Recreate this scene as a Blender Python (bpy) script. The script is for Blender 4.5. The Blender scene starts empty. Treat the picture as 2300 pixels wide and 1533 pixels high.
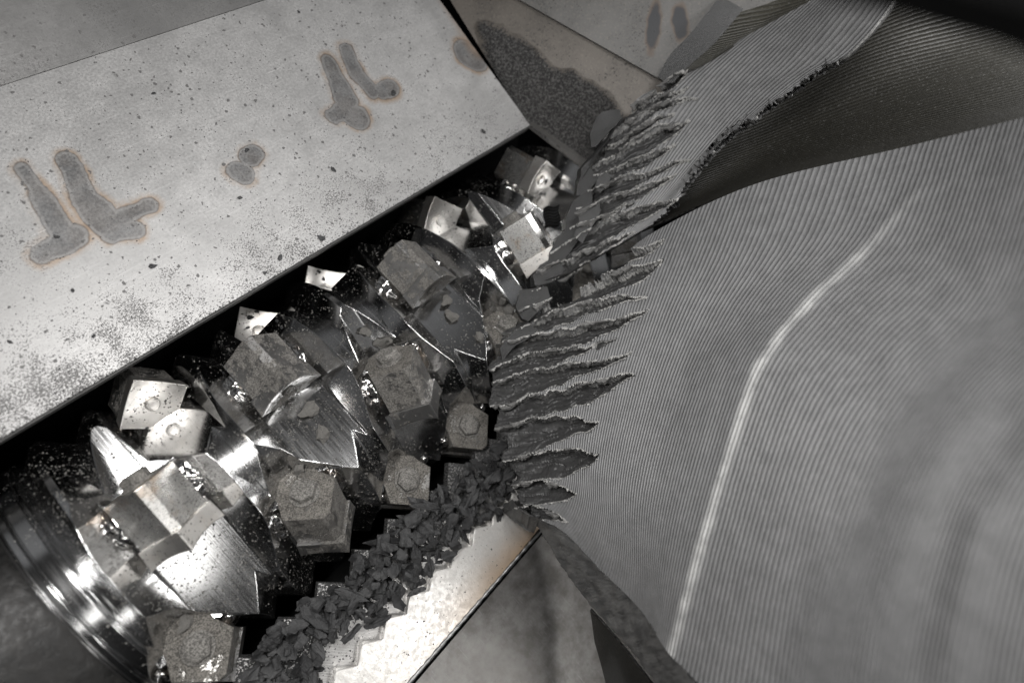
import bpy, bmesh, math, random
import numpy as np
from mathutils import Vector, Matrix, noise
from mathutils.bvhtree import BVHTree
random.seed(11)
rng = np.random.default_rng(5)
scn = bpy.context.scene
COL = scn.collection
R = math.radians

# ------------------------------------------------------------------ camera
RT = Vector((0.6661571, -0.6015455, 0.4408828))      # camera right in world
DN = Vector((-0.5624921, -0.7934032, -0.2326243))    # image down
FW = Vector((0.4897319, -0.0930288, -0.8668958))     # view direction
CAM = Vector((0, 0, 5.0568))
FPX = 1341.67
cd = bpy.data.cameras.new('camera'); cam = bpy.data.objects.new('camera', cd); COL.objects.link(cam)
cam.matrix_world = Matrix(((RT.x, -DN.x, -FW.x, CAM.x), (RT.y, -DN.y, -FW.y, CAM.y), (RT.z, -DN.z, -FW.z, CAM.z), (0, 0, 0, 1)))
cd.lens = 21.0; cd.sensor_width = 36.0; cd.clip_start = 0.05; cd.clip_end = 200
cd.dof.use_dof = True; cd.dof.focus_distance = 4.25; cd.dof.aperture_fstop = 0.35; cd.dof.aperture_blades = 0
scn.camera = cam
# ------------------------------------------------------------------ world and lamps
w = bpy.data.worlds.new('World'); scn.world = w; w.use_nodes = True
wt = w.node_tree; bg = wt.nodes['Background']; bg.inputs[0].default_value = (0.97, 0.98, 1, 1)
# dim surroundings: pale overhead patches added for fill and reflections, dark at the sides
tc = wt.nodes.new('ShaderNodeTexCoord'); wn = wt.nodes.new('ShaderNodeTexNoise'); wn.inputs['Scale'].default_value = 1.9; wn.inputs['Detail'].default_value = 1.0
wr = wt.nodes.new('ShaderNodeMapRange'); wr.interpolation_type = 'SMOOTHSTEP'; wr.inputs['From Min'].default_value = 0.50; wr.inputs['From Max'].default_value = 0.62; wr.inputs['To Min'].default_value = 0.012; wr.inputs['To Max'].default_value = 0.22
ws = wt.nodes.new('ShaderNodeSeparateXYZ'); wz = wt.nodes.new('ShaderNodeMapRange'); wz.inputs['From Min'].default_value = -0.1; wz.inputs['From Max'].default_value = 0.5; wz.inputs['To Min'].default_value = 0.05; wz.inputs['To Max'].default_value = 1.0
wm = wt.nodes.new('ShaderNodeMath'); wm.operation = 'MULTIPLY'
wt.links.new(tc.outputs['Generated'], wn.inputs['Vector']); wt.links.new(wn.outputs['Fac'], wr.inputs['Value']); wt.links.new(tc.outputs['Generated'], ws.inputs[0]); wt.links.new(ws.outputs[2], wz.inputs['Value'])
wt.links.new(wr.outputs[0], wm.inputs[0]); wt.links.new(wz.outputs[0], wm.inputs[1]); wt.links.new(wm.outputs[0], bg.inputs[1])
def area(name, loc, target, sx, sy, power, col=(1, 1, 1)):
    l = bpy.data.lights.new(name, 'AREA'); l.shape = 'RECTANGLE'; l.size = sx; l.size_y = sy; l.energy = power; l.color = col
    o = bpy.data.objects.new(name, l); COL.objects.link(o); o.location = loc
    o.rotation_euler = (Vector(target) - Vector(loc)).to_track_quat('-Z', 'Y').to_euler()
    return o
area('main_lamp', (-0.15, 1.25, 5.1), (0.6, 0.2, 0.6), 1.5, 0.5, 170, (1, 0.985, 0.965))
area('low_fill', (1.3, -3.2, 5.2), (0.6, -1.2, 0.4), 1.3, 0.8, 80, (1, 0.985, 0.96))  # unseen fill light added to brighten the rail and the lower zone
area('pocket_fill', (-0.9, -1.45, 5.3), (-0.2, -0.3, 0.7), 1.5, 1.0, 16, (1, 0.985, 0.96))  # weak unseen fill added so the first pocket floor reflects brighter
area('far_lamp', (6.3, -0.5, 4.9), (3.0, 0.4, 0.8), 1.4, 1.6, 170, (1, 0.99, 0.98))
area('top_lamp', (1.9, 0.9, 6.3), (2.2, -0.6, 1.5), 1.3, 0.9, 105, (1, 0.99, 0.98))
scn.view_settings.view_transform = 'Standard'; scn.view_settings.look = 'None'
scn.view_settings.exposure = 0.0; scn.view_settings.gamma = 1
scn.cycles.use_denoising = True
scn.cycles.max_bounces = 8

# ------------------------------------------------------------------ helpers
def ray(px, py):
    return (RT * (px - 1150) + DN * (py - 766.5) + FW * FPX).normalized()
def pd(px, py, depth):
    return CAM + (RT * ((px - 1150) / FPX) + DN * ((py - 766.5) / FPX) + FW) * depth
def on_plane(px, py, p, n):
    r = ray(px, py); t = (Vector(p) - CAM).dot(Vector(n)) / r.dot(Vector(n)); return CAM + r * t
def proj(P):
    q = P - CAM; d = q.dot(FW); return 1150 + FPX * q.dot(RT) / d, 766.5 + FPX * q.dot(DN) / d
def tag(o, label=None, cat=None, group=None, kind=None):
    if label: o['label'] = label
    if cat: o['category'] = cat
    if group: o['group'] = group
    if kind: o['kind'] = kind
    return o
def link(name, me, mats=(), parent=None, loc=None, rot=None):
    o = bpy.data.objects.new(name, me); COL.objects.link(o)
    if mats:
        me.materials.clear()
        for m in (mats if isinstance(mats, (list, tuple)) else [mats]): me.materials.append(m)
    if parent: o.parent = parent
    if loc is not None: o.location = loc
    if rot is not None: o.rotation_euler = rot
    return o
def bm_obj(name, bm, mats=(), parent=None, loc=None, rot=None, smooth=None):
    me = bpy.data.meshes.new(name); bmesh.ops.recalc_face_normals(bm, faces=bm.faces[:]); bm.to_mesh(me); bm.free()
    if smooth is not None:
        for p in me.polygons: p.use_smooth = True
        me.set_sharp_from_angle(angle=R(smooth))
    return link(name, me, mats, parent, loc, rot)
def empty(name, loc=(0, 0, 0)):
    o = bpy.data.objects.new(name, None); COL.objects.link(o); o.location = loc; o.empty_display_size = 0.1; return o
def prism(bm, poly, y0, y1, mat=0):
    """poly in (x,z), extruded along y"""
    a = [bm.verts.new((p[0], y0, p[1])) for p in poly]; b = [bm.verts.new((p[0], y1, p[1])) for p in poly]
    fs = [bm.faces.new(a), bm.faces.new(b[::-1])]
    n = len(poly)
    for i in range(n): fs.append(bm.faces.new((a[i], a[(i + 1) % n], b[(i + 1) % n], b[i])))
    for f in fs: f.material_index = mat
    return fs
def loft(bm, sa, sb, mat=0):
    a = [bm.verts.new(p) for p in sa]; b = [bm.verts.new(p) for p in sb]
    fs = [bm.faces.new(a), bm.faces.new(b[::-1])]
    n = len(a)
    for i in range(n): fs.append(bm.faces.new((a[i], a[(i + 1) % n], b[(i + 1) % n], b[i])))
    for f in fs: f.material_index = mat
def slab(bm, top, dz, zvec=Vector((0, 0, 1))):
    """polygon (list of Vector) extruded down by dz"""
    a = [bm.verts.new(p) for p in top]; b = [bm.verts.new(Vector(p) - zvec * dz) for p in top]
    n = len(a); bm.faces.new(a); bm.faces.new(b[::-1])
    for i in range(n): bm.faces.new((a[i], b[i], b[(i + 1) % n], a[(i + 1) % n]))

# ------------------------------------------------------------------ materials
class G:
    def __init__(s, name):
        s.m = bpy.data.materials.new(name); s.m.use_nodes = True; s.t = s.m.node_tree; s.t.nodes.clear()
        s.out = s.n('ShaderNodeOutputMaterial'); s.pos = s.n('ShaderNodeNewGeometry').outputs['Position']
    def n(s, k, **kw):
        x = s.t.nodes.new(k)
        for a, b in kw.items(): setattr(x, a, b)
        return x
    def l(s, a, b): s.t.links.new(a, b)
    def put(s, i, v):
        if isinstance(v, (int, float)): i.default_value = v
        elif isinstance(v, tuple): i.default_value = v if len(v) == len(i.default_value) else v + (1,)
        else: s.l(v, i)
    def math(s, op, a, b=0.0, c=0.0, clamp=False):
        x = s.n('ShaderNodeMath', operation=op); x.use_clamp = clamp
        for k, v in enumerate((a, b, c)): s.put(x.inputs[k], v)
        return x.outputs[0]
    def noise(s, scale, detail=3, rough=0.5, vec=None, dist=0.0):
        x = s.n('ShaderNodeTexNoise'); x.inputs['Scale'].default_value = scale; x.inputs['Detail'].default_value = detail
        x.inputs['Roughness'].default_value = rough; x.inputs['Distortion'].default_value = dist
        s.l(vec or s.pos, x.inputs['Vector']); return x.outputs['Fac']
    def voro(s, scale, vec=None, feature='F1', out='Distance', rnd=1.0):
        x = s.n('ShaderNodeTexVoronoi', feature=feature); x.inputs['Scale'].default_value = scale; x.inputs['Randomness'].default_value = rnd
        s.l(vec or s.pos, x.inputs['Vector']); return x.outputs[out]
    def ramp(s, fac, lo, hi, a=0.0, b=1.0, smooth=True):
        x = s.n('ShaderNodeMapRange'); x.interpolation_type = 'SMOOTHSTEP' if smooth else 'LINEAR'
        s.put(x.inputs['Value'], fac); s.put(x.inputs['From Min'], lo); s.put(x.inputs['From Max'], hi)
        s.put(x.inputs['To Min'], a); s.put(x.inputs['To Max'], b); return x.outputs[0]
    def mixc(s, f, a, b, mode='MIX'):
        x = s.n('ShaderNodeMix', data_type='RGBA', blend_type=mode); s.put(x.inputs[0], f); s.put(x.inputs[6], a); s.put(x.inputs[7], b); return x.outputs[2]
    def scale(s, v3, vec=None):
        x = s.n('ShaderNodeVectorMath', operation='MULTIPLY'); s.l(vec or s.pos, x.inputs[0]); x.inputs[1].default_value = v3; return x.outputs[0]
    def bump(s, h, strength=0.3, dist=0.01, normal=None):
        x = s.n('ShaderNodeBump'); x.inputs['Strength'].default_value = strength; x.inputs['Distance'].default_value = dist
        s.l(h, x.inputs['Height'])
        if normal: s.l(normal, x.inputs['Normal'])
        return x.outputs[0]
    def bevel(s, r, samples=4):
        x = s.n('ShaderNodeBevel', samples=samples); x.inputs['Radius'].default_value = r; return x.outputs[0]
    def bsdf(s, col, rough, metal=0.0, normal=None, spec=0.5, aniso=0.0):
        x = s.n('ShaderNodeBsdfPrincipled')
        s.put(x.inputs['Base Color'], col); s.put(x.inputs['Roughness'], rough); s.put(x.inputs['Metallic'], metal)
        x.inputs['Specular IOR Level'].default_value = spec
        if aniso: x.inputs['Anisotropic'].default_value = aniso
        if normal: s.l(normal, x.inputs['Normal'])
        return x.outputs[0]
    def mixs(s, f, a, b):
        x = s.n('ShaderNodeMixShader'); s.put(x.inputs[0], f); s.l(a, x.inputs[1]); s.l(b, x.inputs[2]); return x.outputs[0]
    def fin(s, sh): s.l(sh, s.out.inputs['Surface']); return s.m

DUST = (0.13, 0.124, 0.115)
def steel(name, col=(0.62, 0.61, 0.6), rough=0.16, film=0.15, specks=0.5, dust=DUST, bev=0.012, turned=False, patch=0.0, warm=0.0, db=0.75):
    """machined steel under plastic dust: film = thin grey veil, specks = amount of separate grains, patch = thick drifts"""
    g = G(name)
    big = g.noise(3.1, 4, 0.6); mid = g.noise(14, 4, 0.6)
    fine = g.noise(120, 2, 0.7)
    grain = g.noise(46, 3, 0.8)
    grainy = g.math('ADD', g.math('MULTIPLY', grain, 0.6), g.math('MULTIPLY', fine, 0.4))
    low = g.ramp(g.math('ADD', g.math('MULTIPLY', big, 0.5), g.math('MULTIPLY', mid, 0.5)), 0.38, 0.62)
    cover = g.math('MULTIPLY', low, film * 0.55 + specks * 0.10)
    if patch > 0: cover = g.math('ADD', cover, g.math('MULTIPLY', g.ramp(g.math('ADD', g.math('MULTIPLY', big, 0.75), g.math('MULTIPLY', mid, 0.25)), 0.56 - patch * 0.22, 0.86 - patch * 0.18), 0.5 + 0.4 * min(patch, 1.0)))
    thr = g.ramp(cover, 0.0, 1.0, 0.70 - specks * 0.03, 0.28, False)
    m = g.ramp(grainy, thr, g.math('ADD', thr, 0.06))
    m = g.math('MAXIMUM', m, g.math('MULTIPLY', g.ramp(g.math('ADD', grain, g.math('MULTIPLY', low, 0.08)), 0.70, 0.72), 0.95))
    nb = g.bevel(bev) if bev else None
    if turned:
        x = g.scale((60, 1.2, 1.2)); t = g.noise(3, 3, 0.6, x)
        nm = g.bump(t, 0.05, 0.003, nb); rg = g.ramp(t, 0.3, 0.7, rough * 0.8, rough * 1.3)
    else:
        t = g.noise(5, 3, 0.6, g.scale((8, 40, 40))); nm = g.bump(t, 0.06, 0.004, nb); rg = g.ramp(t, 0.3, 0.7, rough * 0.8, rough * 1.4)
    c = g.mixc(g.ramp(big, 0.35, 0.7), col, tuple(v * 0.8 for v in col))
    if warm: c = g.mixc(g.math('MULTIPLY', g.ramp(g.noise(5, 3, 0.6), 0.52, 0.7), warm), c, (0.45, 0.3, 0.17))
    met = g.bsdf(c, rg, 1.0, nm)
    dn = g.bump(g.noise(100, 3, 0.8), db, 0.014 * db, nb)
    dc = g.mixc(g.ramp(g.math('ADD', g.math('MULTIPLY', g.noise(105, 2, 0.8), 0.75), g.math('MULTIPLY', mid, 0.25)), 0.38, 0.62), tuple(v * 0.35 for v in dust), tuple(v * 1.45 for v in dust))
    dd = g.bsdf(dc, 0.9, 0.0, dn, 0.2)
    return g.fin(g.mixs(m, met, dd))

M = {}
M['turned'] = steel('turned steel', (0.60, 0.60, 0.60), 0.14, 0.25, 1.5, turned=True, dust=(0.2, 0.195, 0.185))
M['pocket_clean'] = steel('milled steel clean', (0.62, 0.61, 0.59), 0.40, 0.45, 2.0, patch=0.25, warm=0.25)
M['pocket_dusty'] = steel('milled steel dusty', (0.45, 0.44, 0.43), 0.40, 1.3, 2.2, patch=1.35, dust=(0.15, 0.143, 0.133))
M['pocket_ramp'] = steel('ramp under dust', (0.5, 0.49, 0.47), 0.3, 1.0, 2.2, patch=1.5, dust=(0.15, 0.141, 0.128))
M['holder_dusty'] = steel('holder dusty', (0.45, 0.44, 0.43), 0.34, 0.9, 2.0, patch=1.0, dust=(0.15, 0.143, 0.133))
M['holder_clean'] = steel('holder clean', (0.66, 0.65, 0.63), 0.27, 0.3, 1.5, warm=0.5)
M['knife_clean'] = steel('knife ground', (0.66, 0.64, 0.61), 0.36, 0.15, 1.3, warm=0.12)
M['knife_dusty'] = steel('knife dusty', (0.33, 0.325, 0.32), 0.38, 0.8, 1.9, patch=0.5)
M['bolt'] = steel('bolt under dust', (0.40, 0.40, 0.40), 0.35, 1.5, 3.5, patch=2.2, bev=0.008, dust=(0.17, 0.163, 0.152), db=0.15)
M['weld'] = steel('weld bead', (0.62, 0.61, 0.6), 0.14, 0.1, 0.9, bev=0, warm=0.5)

# ------------------------------------------------------------------ rotor
PITCH = 0.33
def X(i): return -0.21 + PITCH * i
SHIFT = {(4, -92): -0.05, (6, -92): -0.05}
UNITS = [(0, 8.5, 'c'), (1, -55, 'm'), (2, 51, 'd'), (3, -15, 'd'), (4, -92, 'c'), (5, 28, 'd'), (6, -92, 'c'), (7, -15, 'd'), (8, 51, 'd'),
         (9, -55, 'c'), (10, 8.5, 'c'), (12, -33, 'c'), (-1, 76, 'd'), (4, 88, 'd'), (6, 88, 'd'), (11, 76, 'd'), (13, 40, 'd')]
rotor = tag(empty('shredder_rotor', (0, 0, 0)), 'polished steel shredder rotor with V ridges and square knives, dusted with dark plastic', 'rotor')
prof = [(-0.93, 0.3), (-0.93, 0.93), (-0.815, 0.93), (-0.81, 0.905), (-0.80, 0.905), (-0.795, 0.945), (-0.72, 0.945), (-0.715, 0.93), (-0.71, 0.93), (-0.705, 0.945), (-0.695, 0.94), (-0.68, 0.875)]
for i in range(-1, 14):
    prof += [(X(i) - 0.018, 0.998), (X(i) + 0.018, 0.998)]
    if i < 13: prof += [(X(i) + PITCH / 2 - 0.004, 0.855), (X(i) + PITCH / 2 + 0.004, 0.855)]
prof += [(X(13) + 0.16, 0.86), (X(13) + 0.5, 0.86), (X(13) + 0.5, 0.3)]
bm = bmesh.new(); NS = 288; rings = []
for k in range(NS):
    a = 2 * math.pi * k / NS; rings.append([bm.verts.new((x, -r * math.sin(a), r * math.cos(a))) for x, r in prof])
for k in range(NS):
    A, B = rings[k], rings[(k + 1) % NS]
    for j in range(len(prof) - 1): bm.faces.new((A[j], A[j + 1], B[j + 1], B[j]))
bm.faces.new([rings[k][0] for k in range(NS)]); bm.faces.new([rings[k][-1] for k in range(NS)][::-1])
drum = bm_obj('drum', bm, [M['turned'], M['pocket_clean'], M['pocket_dusty'], M['pocket_ramp']], None)
def cutter(i, ph, style, jit):
    bm = bmesh.new(); mi = 1 if style == 'c' else 2; fl = 0.74 + jit; hw = 0.2
    prism(bm, [(-hw - .02, fl), (hw + .02, fl), (hw + 0.17, fl + 0.55), (-hw - 0.17, fl + 0.55)], -1.25, 1.25, mi)
    # turned flanks: a sector swept round the rotor axis that runs out smoothly at both ends
    bd = bmesh.new(); prev = None; NA = 44
    for k in range(NA + 1):
        th_ = -38 + 76 * k / NA; ad = max(0.0, abs(th_) - 19) / 19.0; add = max(0.17 * ad ** 1.4, 0.745 / math.cos(R(th_)) - 0.765)
        row = []
        for u_, r_ in ((-0.2, 0.765 + jit + add), (0.2, 0.765 + jit + add), (0.75, 1.315 + jit + add), (-0.75, 1.315 + jit + add)):
            row.append(bd.verts.new((u_, -r_ * math.sin(R(th_)), r_ * math.cos(R(th_)))))
        if prev:
            for m in range(4): bd.faces.new((prev[m], prev[(m + 1) % 4], row[(m + 1) % 4], row[m])).material_index = mi
        else: bd.faces.new(row).material_index = mi
        prev = row
    bd.faces.new(prev[::-1]).material_index = mi
    bb = bmesh.new()
    h = 0.8; a0 = 0.055
    def sec(y, z): return [(-a0, y, z), (a0, y, z), (a0 + h, y, z + h), (-a0 - h, y, z + h)]
    loft(bb, sec(0.45, 0.585 + jit), sec(1.1, 0.44 + jit), 3 if style != 'c' else 1)
    bc = bmesh.new()
    def sv(y, z): return [(-0.01, y, z), (0.01, y, z), (0.26, y, z + 0.25), (-0.26, y, z + 0.25)]
    loft(bc, sv(0.05, 0.66), sv(-0.17, 0.745 + jit), mi)
    out = []
    for k, b in enumerate((bm, bb, bd) if ph > -50 else (bm, bb)):
        bmesh.ops.recalc_face_normals(b, faces=b.faces[:]); bmesh.ops.triangulate(b, faces=b.faces[:])
        o = bm_obj('cut', b, [M['turned'], M['pocket_clean'], M['pocket_dusty'], M['pocket_ramp']], None, (X(i) + SHIFT.get((i, ph), 0), 0, 0), (R(ph), 0, 0)); out.append(o)
    return out
cuts = []
for q, (i, ph, st) in enumerate(UNITS): cuts += cutter(i, ph, st, (q % 5) * 0.0031)
for c in cuts:
    md = drum.modifiers.new('b', 'BOOLEAN'); md.operation = 'DIFFERENCE'; md.solver = 'MANIFOLD'; md.object = c
bpy.context.view_layer.update()
dg = bpy.context.evaluated_depsgraph_get()
me = bpy.data.meshes.new_from_object(drum.evaluated_get(dg))
drum.modifiers.clear(); drum.data = me
for p in me.polygons: p.use_smooth = True
me.set_sharp_from_angle(angle=R(12))
me.materials.clear()
for mm in ('turned', 'pocket_clean', 'pocket_dusty', 'pocket_ramp'): me.materials.append(M[mm])
for c in cuts: bpy.data.objects.remove(c)
drum.parent = rotor

# knife holder meshes in the unit frame (x axial, y against rotation, z radial)
def holder_mesh():
    bm = bmesh.new()
    prism(bm, [(-0.205, 0.85), (-0.03, 1.03), (0.03, 1.03), (0.205, 0.85), (0.16, 0.73), (0.13, 0.5), (-0.13, 0.5), (-0.16, 0.73)], 0.135, 0.452)
    return bm
def knife_bm():
    bm = bmesh.new(); N = 12; hs = 0.166; c = 0.866; g = []
    for i in range(N + 1):
        row = []
        for j in range(N + 1):
            u = -1 + 2 * i / N; v = -1 + 2 * j / N
            d = 0.05 * (1 - (u * u + v * v) / 2)
            x = (u - v) * hs / math.sqrt(2); z = (u + v) * hs / math.sqrt(2) + c
            row.append(bm.verts.new((x, d, z)))
        g.append(row)
    for i in range(N):
        for j in range(N): bm.faces.new((g[i][j], g[i][j + 1], g[i + 1][j + 1], g[i + 1][j]))
    bk = {}
    border = [g[i][0] for i in range(N)] + [g[N][j] for j in range(N)] + [g[i][N] for i in range(N, 0, -1)] + [g[0][j] for j in range(N, 0, -1)]
    back = [bm.verts.new((v.co.x * 0.95, 0.135, c + (v.co.z - c) * 0.95)) for v in border]
    n = len(border)
    for k in range(n): bm.faces.new((border[k], border[(k + 1) % n], back[(k + 1) % n], back[k]))
    bm.faces.new(back)
    return bm
def screw_bm():
    bm = bmesh.new(); N = 24
    pts = [(0.046, 0.046), (0.046, 0.034), (0.040, 0.032), (0.036, 0.040), (0.030, 0.036), (0.0, 0.034)]
    rr = []
    for k in range(N):
        a = 2 * math.pi * k / N
        rr.append([bm.verts.new((r * math.cos(a), y, 0.866 + r * math.sin(a))) for r, y in pts[:-1]])
    cc = bm.verts.new((0, 0.034, 0.866))
    for k in range(N):
        A, B = rr[k], rr[(k + 1) % N]
        for j in range(len(A) - 1): bm.faces.new((A[j], A[j + 1], B[j + 1], B[j]))
        bm.faces.new((A[-1], cc, B[-1]))
    return bm
def bolt_bm():
    bm = bmesh.new(); c = 0.80
    hexa = [(0.086 * math.cos(R(60 * k + 12)), c + 0.086 * math.sin(R(60 * k + 12))) for k in range(6)]
    top = [(0.068 * math.cos(R(60 * k + 12)), c + 0.068 * math.sin(R(60 * k + 12))) for k in range(6)]
    prism(bm, hexa, 0.45, 0.512)
    loft(bm, [(p[0], 0.512, p[1]) for p in hexa], [(p[0], 0.524, p[1]) for p in top])
    # washer
    wash = [(0.10 * math.cos(2 * math.pi * k / 24), c + 0.10 * math.sin(2 * math.pi * k / 24)) for k in range(24)]
    prism(bm, wash, 0.45, 0.466)
    return bm
def weld_bm(side, seed):
    bm = bmesh.new(); bmesh.ops.create_icosphere(bm, subdivisions=4, radius=1)
    for v in bm.verts:
        p = v.co.copy(); n = noise.noise(Vector((p.x * 1.3 + seed, p.y * 2.6, p.z * 1.3))) * 0.35
        rip = 0.10 * math.sin(p.y * 11 + p.x * 2)
        s = 1 + n + rip * (1 - abs(p.y))
        v.co = Vector((p.x * 0.062 * s + side * 0.215, p.y * 0.135 * (1 + n * 0.3) + 0.3, p.z * 0.055 * s + 0.775))
    return bm
def mk(bm, name, smooth):
    me = bpy.data.meshes.new(name); bmesh.ops.recalc_face_normals(bm, faces=bm.faces[:]); bm.to_mesh(me); bm.free()
    for p in me.polygons: p.use_smooth = True
    me.set_sharp_from_angle(angle=R(smooth)); return me
SH = {}
for st, (hm, km, wm) in {'c': ('holder_clean', 'knife_clean', 'weld'), 'd': ('holder_dusty', 'knife_dusty', 'weld'), 'm': ('holder_dusty', 'knife_clean', 'weld')}.items():
    h = mk(holder_mesh(), 'knife_holder', 20); h.materials.append(M[hm]); h.materials.append(M['pocket_ramp'])
    for p in h.polygons:
        if p.normal.y > 0.9 and st != 'c': p.material_index = 1
    k = mk(knife_bm(), 'knife', 30); k.materials.append(M[km])
    s = mk(screw_bm(), 'screw', 30); s.materials.append(M[km])
    b = mk(bolt_bm(), 'bolt_head', 20); b.materials.append(M['bolt'])
    w1 = mk(weld_bm(-1, 3.3), 'weld_bead', 180); w1.materials.append(M[wm])
    w2 = mk(weld_bm(1, 9.1), 'weld_bead', 180); w2.materials.append(M[wm])
    SH[st] = (h, k, s, b, w1, w2)
for i, ph, st in UNITS:
    h, k, s, b, w1, w2 = SH[st]
    o = bpy.data.objects.new('knife_holder', h); COL.objects.link(o); o.parent = rotor; o.location = (X(i) + SHIFT.get((i, ph), 0), 0, 0); o.rotation_euler = (R(ph), 0, 0)
    for nm, mesh in (('knife', k), ('screw', s), ('bolt_head', b), ('weld_bead', w1), ('weld_bead', w2)):
        c = bpy.data.objects.new(nm, mesh); COL.objects.link(c); c.parent = o
        if nm == 'bolt_head':
            a_ = random.uniform(0, 1.05); c.matrix_parent_inverse = Matrix.Translation((0, 0, 0.8)) @ Matrix.Rotation(a_, 4, 'Y') @ Matrix.Translation((0, 0, -0.8))
bpy.context.view_layer.update()

# ------------------------------------------------------------------ hopper plate (left), with heat marks
ZP = 0.75
PN = Vector((0, 0, 1)); PP = Vector((0, 0, ZP))
def P2(px, py):
    q = on_plane(px, py, PP, PN); return np.array([q.x, q.y])
def caps(pts):  # pixel capsules: (x0,y0,x1,y1,r0,r1)
    out = []
    for x0, y0, x1, y1, r0, r1 in pts:
        a, b = P2(x0, y0), P2(x1, y1)
        # local scale: length of one pixel
        s0 = np.linalg.norm(P2(x0 + 4, y0) - P2(x0 - 4, y0)) / 8; s1 = np.linalg.norm(P2(x1 + 4, y1) - P2(x1 - 4, y1)) / 8
        out.append((a, b, r0 * s0 * 1.08 + 0.006, r1 * s1 * 1.08 + 0.006))
    return out
MARKS = caps([(737, 135, 778, 225, 13, 24), (750, 262, 768, 252, 18, 18), (768, 250, 800, 262, 20, 27),
              (775, 108, 800, 165, 12, 17), (800, 165, 838, 208, 16, 15), (858, 208, 876, 198, 17, 20),
              (150, 362, 195, 450, 22, 30), (195, 450, 240, 500, 32, 36), (255, 500, 330, 462, 24, 20), (255, 520, 300, 515, 28, 25),
              (50, 378, 85, 432, 14, 22), (85, 432, 140, 520, 24, 28), (95, 572, 165, 532, 26, 34),
              (573, 345, 562, 352, 20, 24), (535, 385, 545, 388, 24, 24),
              (1040, 112, 1046, 122, 20, 22), (1056, 132, 1070, 138, 20, 22)])
SEAM = caps([(1002, -30, 1075, 100, 14, 12)])
def sdf(xy, C):
    d = np.full(len(xy), 9.0)
    for a, b, r0, r1 in C:
        ab = b - a; t = np.clip(((xy - a) @ ab) / (ab @ ab), 0, 1); p = a + t[:, None] * ab
        d = np.minimum(d, np.linalg.norm(xy - p, axis=1) - (r0 + (r1 - r0) * t))
    return d
XA, XB, YA, YB = -1.2, 3.994, 0.985, 2.86
nx, ny = 900, 330
gx = np.linspace(XA, XB, nx); gy = np.linspace(YA, YB, ny)
vv = np.array([(x, y, ZP) for y in gy for x in gx])
ff = [(j * nx + i, j * nx + i + 1, (j + 1) * nx + i + 1, (j + 1) * nx + i) for j in range(ny - 1) for i in range(nx - 1)]
me = bpy.data.meshes.new('plate_face'); me.from_pydata(vv.tolist(), [], ff); me.update()
wob = np.array([noise.noise(Vector((p[0] * 7, p[1] * 7, 1))) * 0.02 + noise.noise(Vector((p[0] * 30, p[1] * 30, 4))) * 0.006 for p in vv])
at = me.attributes.new('mark', 'FLOAT', 'POINT'); at.data.foreach_set('value', (sdf(vv[:, :2], MARKS) + wob).astype(np.float32))
at = me.attributes.new('seam', 'FLOAT', 'POINT'); at.data.foreach_set('value', (sdf(vv[:, :2], SEAM) + wob).astype(np.float32))
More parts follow.
